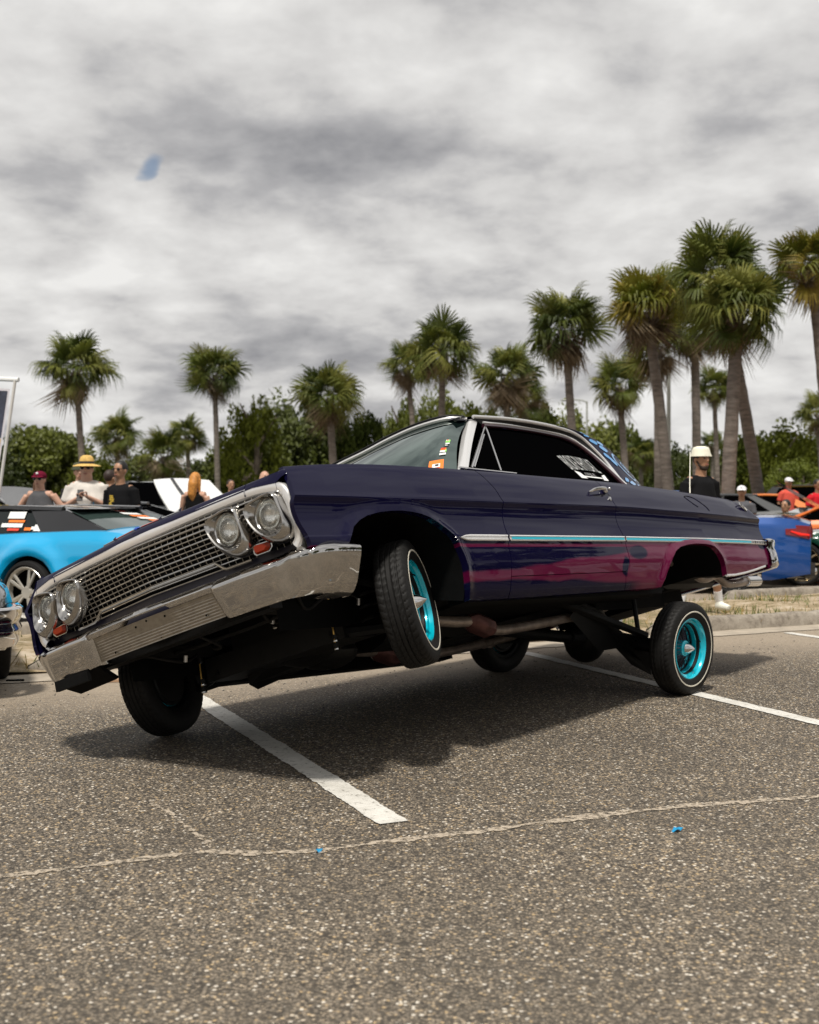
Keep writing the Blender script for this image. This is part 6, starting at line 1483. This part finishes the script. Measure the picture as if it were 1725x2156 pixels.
person('person in dark green shirt seen from behind the straw-hatted man', 232, 17.4, 1.68, 2.6, 'tan', cl('green_shirt', (.008, .075, .045)), False, cl('dark_trousers', (.03, .03, .03)), False, mat('dark_brown_hair', (.025, .012, .008), .6), 'short', None, False, 'front', 1.15)
m2_, _ = person('young man with sunglasses, black shirt with yellow print and pale jeans', 254, 15.2, 1.74, -.45, 'tan', cl('black_shirt', (.010, .010, .011)), False, cl('light_jeans', (.22, .30, .42)), False, mat('black_hair', (.008, .007, .006), .5), 'short', None, True, 'down', 1.08)
g = MB(); rnd = random.Random(4)
for i in range(16): z = .98+.022*i; g.box((-.035+rnd.uniform(-.012, .012), -.137-.004*math.sin(i*.4), z), (.085*rnd.uniform(.6, 1), .006, .017))
g.obj('shirt_print', mat('yellow_print', (.60, .40, .05), .7), m2_)
person('woman with long ginger blonde hair and black tank top, seen from behind', 412, 18.0, 1.66, 2.9, 'fair', cl('black_tank', (.008, .008, .008)), True, cl('dark_shorts', (.02, .02, .03)), True, mat('ginger_hair', (.50, .21, .04), .55, vary=.3, vscale=30), 'long', None, False, 'front')
person('person in pale shirt beside the blonde woman', 386, 21.5, 1.62, .4, 'tan', cl('pale_shirt', (.55, .53, .58)), False, cl('dark_trousers', (.03, .03, .03)), False, mat('dark_brown_hair', (.025, .012, .008)), 'short', None, False, 'down')
person('small dark-haired person far behind, between white bonnet and palm trunk', 350, 27, 1.55, 0, 'brown', cl('maroon_shirt', (.09, .01, .02)), False, cl('dark_trousers', (.03, .03, .03)), False, mat('black_hair', (.008, .007, .006)), 'short')
person('dark-haired head just above the hood, right of the slim palm trunk', 486, 24.5, 1.66, .5, 'tan', cl('black_shirt', (.01, .01, .011)), False, cl('dark_trousers', (.03, .03, .03)), False, mat('dark_brown_hair', (.025, .012, .008)), 'short')
person('bald head showing above the purple fender crease', 557, 19.5, 1.72, .6, 'fair', cl('white_shirt', (.6, .6, .6)), False, cl('dark_trousers', (.03, .03, .03)), False)
mb_, hzb = person('bearded man in cream bucket hat and black shirt striding right behind the car', 1476, 12.15, 1.64, .55, 'tan', cl('black_shirt', (.01, .01, .011)), False, cl('black_shorts', (.012, .012, .014)), True, mat('dark_brown_hair', (.025, .012, .008)), 'short', ('bucket', cl('cream_cloth', (.72, .70, .58))), False, 'down', 1.1, .13, True, .20, extra=dict(shoe=mat('white_shoe', (.72, .72, .64), .6), sock=mat('white_sock', (.78, .78, .80), .8)))
person('man in white cap sitting low near the orange car, right of the tail', 1562, 21.5, 1.62, -.3, 'tan', cl('grey_shirt', (.10, .10, .11)), False, cl('dark_trousers', (.03, .03, .03)), False, mat('black_hair', (.008, .007, .006)), 'short', ('cap', cl('white_cloth', (.7, .7, .72))), False, 'front', z0=-.12)
person('crouching man in black shirt and khaki shorts in front of the orange car', 1655, 20.5, 1.70, -.8, 'tan', cl('black_shirt', (.01, .01, .011)), False, cl('tan_shorts', (.42, .32, .20)), True, mat('black_hair', (.008, .007, .006)), 'short', None, False, 'front', sit=True)
person('man in white cap and red shirt far off behind the raised green bonnet', 1661, 30, 1.80, .2, 'tan', cl('coral_shirt', (.65, .10, .07)), False, cl('dark_trousers', (.03, .03, .03)), False, None, 'short', ('cap', cl('white_cloth', (.7, .7, .72))), False, 'down')
person('person in red shirt at the right edge', 1722, 24, 1.66, .4, 'brown', cl('red_shirt', (.55, .02, .03)), False, cl('dark_trousers', (.03, .03, .03)), False, mat('black_hair', (.008, .007, .006)), 'short', None, False, 'down')
person('lone distant head right of the red-shirted man', 1698, 40, 1.75, 0, 'tan', cl('dark_shirt', (.03, .03, .03)), False, cl('dark_trousers', (.03, .03, .03)), False, mat('dark_brown_hair', (.025, .012, .008)), 'short')

# trees and palms standing behind the photographer: the paint, glass and chrome mirror them
REFT = [(-14, -26, 7, 5, 'dark round tree far behind the camera, left of the others'), (-2, -30, 5.5, 5, 'low dark tree straight behind the camera'), (12, -27, 6.5, 6, 'dark tree behind the camera, to its right'),
 (30, 4, 7.5, 6, 'tree right of the frame, nearest the camera, mirrored in the fender'), (36, 13, 8, 6, 'tree right of the frame mirrored in the purple door'), (38, 23, 8.5, 6, 'second tree right of the frame mirrored in the purple door'), (41, 33, 8, 6, 'tree right of the frame mirrored in the rear quarter'), (27, -10, 7, 6, 'tree behind and right of the camera'), (-26, -18, 7, 6, 'tree behind and far left of the camera')]
for i, (x, y, h_, r, lab) in enumerate(REFT):
    root = empty('leafy_tree', (x, y, 0)); tag(root, lab, 'tree', 'trees outside the picture mirrored in the car')
    g = MB(); g.tube([(0, 0, -.1), (0, 0, h_*.6)], [.3, .15], 8); g.obj('trunk', bark, root)
    inst(CR[i % 3], 'crown', root, Matrix.Translation((0, 0, h_*.55)) @ Matrix.Diagonal((r, r, h_*.55, 1)))
def palm_at(x, y, h_, r, seed, lab):
    root = empty('palm_tree', (x, y, 0)); tag(root, lab, 'palm tree', 'palms outside the picture mirrored in the car')
    g = MB(); g.tube([(0, 0, 0), (.15, 0, h_*.5), (.1, 0, h_)], [.22, .18, .16], 10); g.obj('trunk', tm, root)
    for i in range(34):
        u = (i+.5)/34; el = math.asin(.97-1.5*u); az = i*2.39996
        inst(FR['g'][i % 3], 'frond', root, Matrix.Translation((.1, 0, h_+.1)) @ Matrix.Rotation(az, 4, 'Z') @ Matrix.Rotation(-el, 4, 'Y') @ Matrix.Scale(r/1.62, 4))
for args in ((21, 11, 7.6, 1.9, 1, 'palm right of the frame, nearest the hopping car'), (23, 16, 8.2, 1.9, 2, 'second palm right of the frame mirrored in the door'), (19, 6, 7.4, 1.8, 3, 'palm right of the frame beside the camera'), (27, 20, 9.2, 2.0, 4, 'tall palm right of the frame mirrored in the rear quarter'), (-6, -12, 7.5, 1.8, 5, 'palm behind the camera')): palm_at(*args)
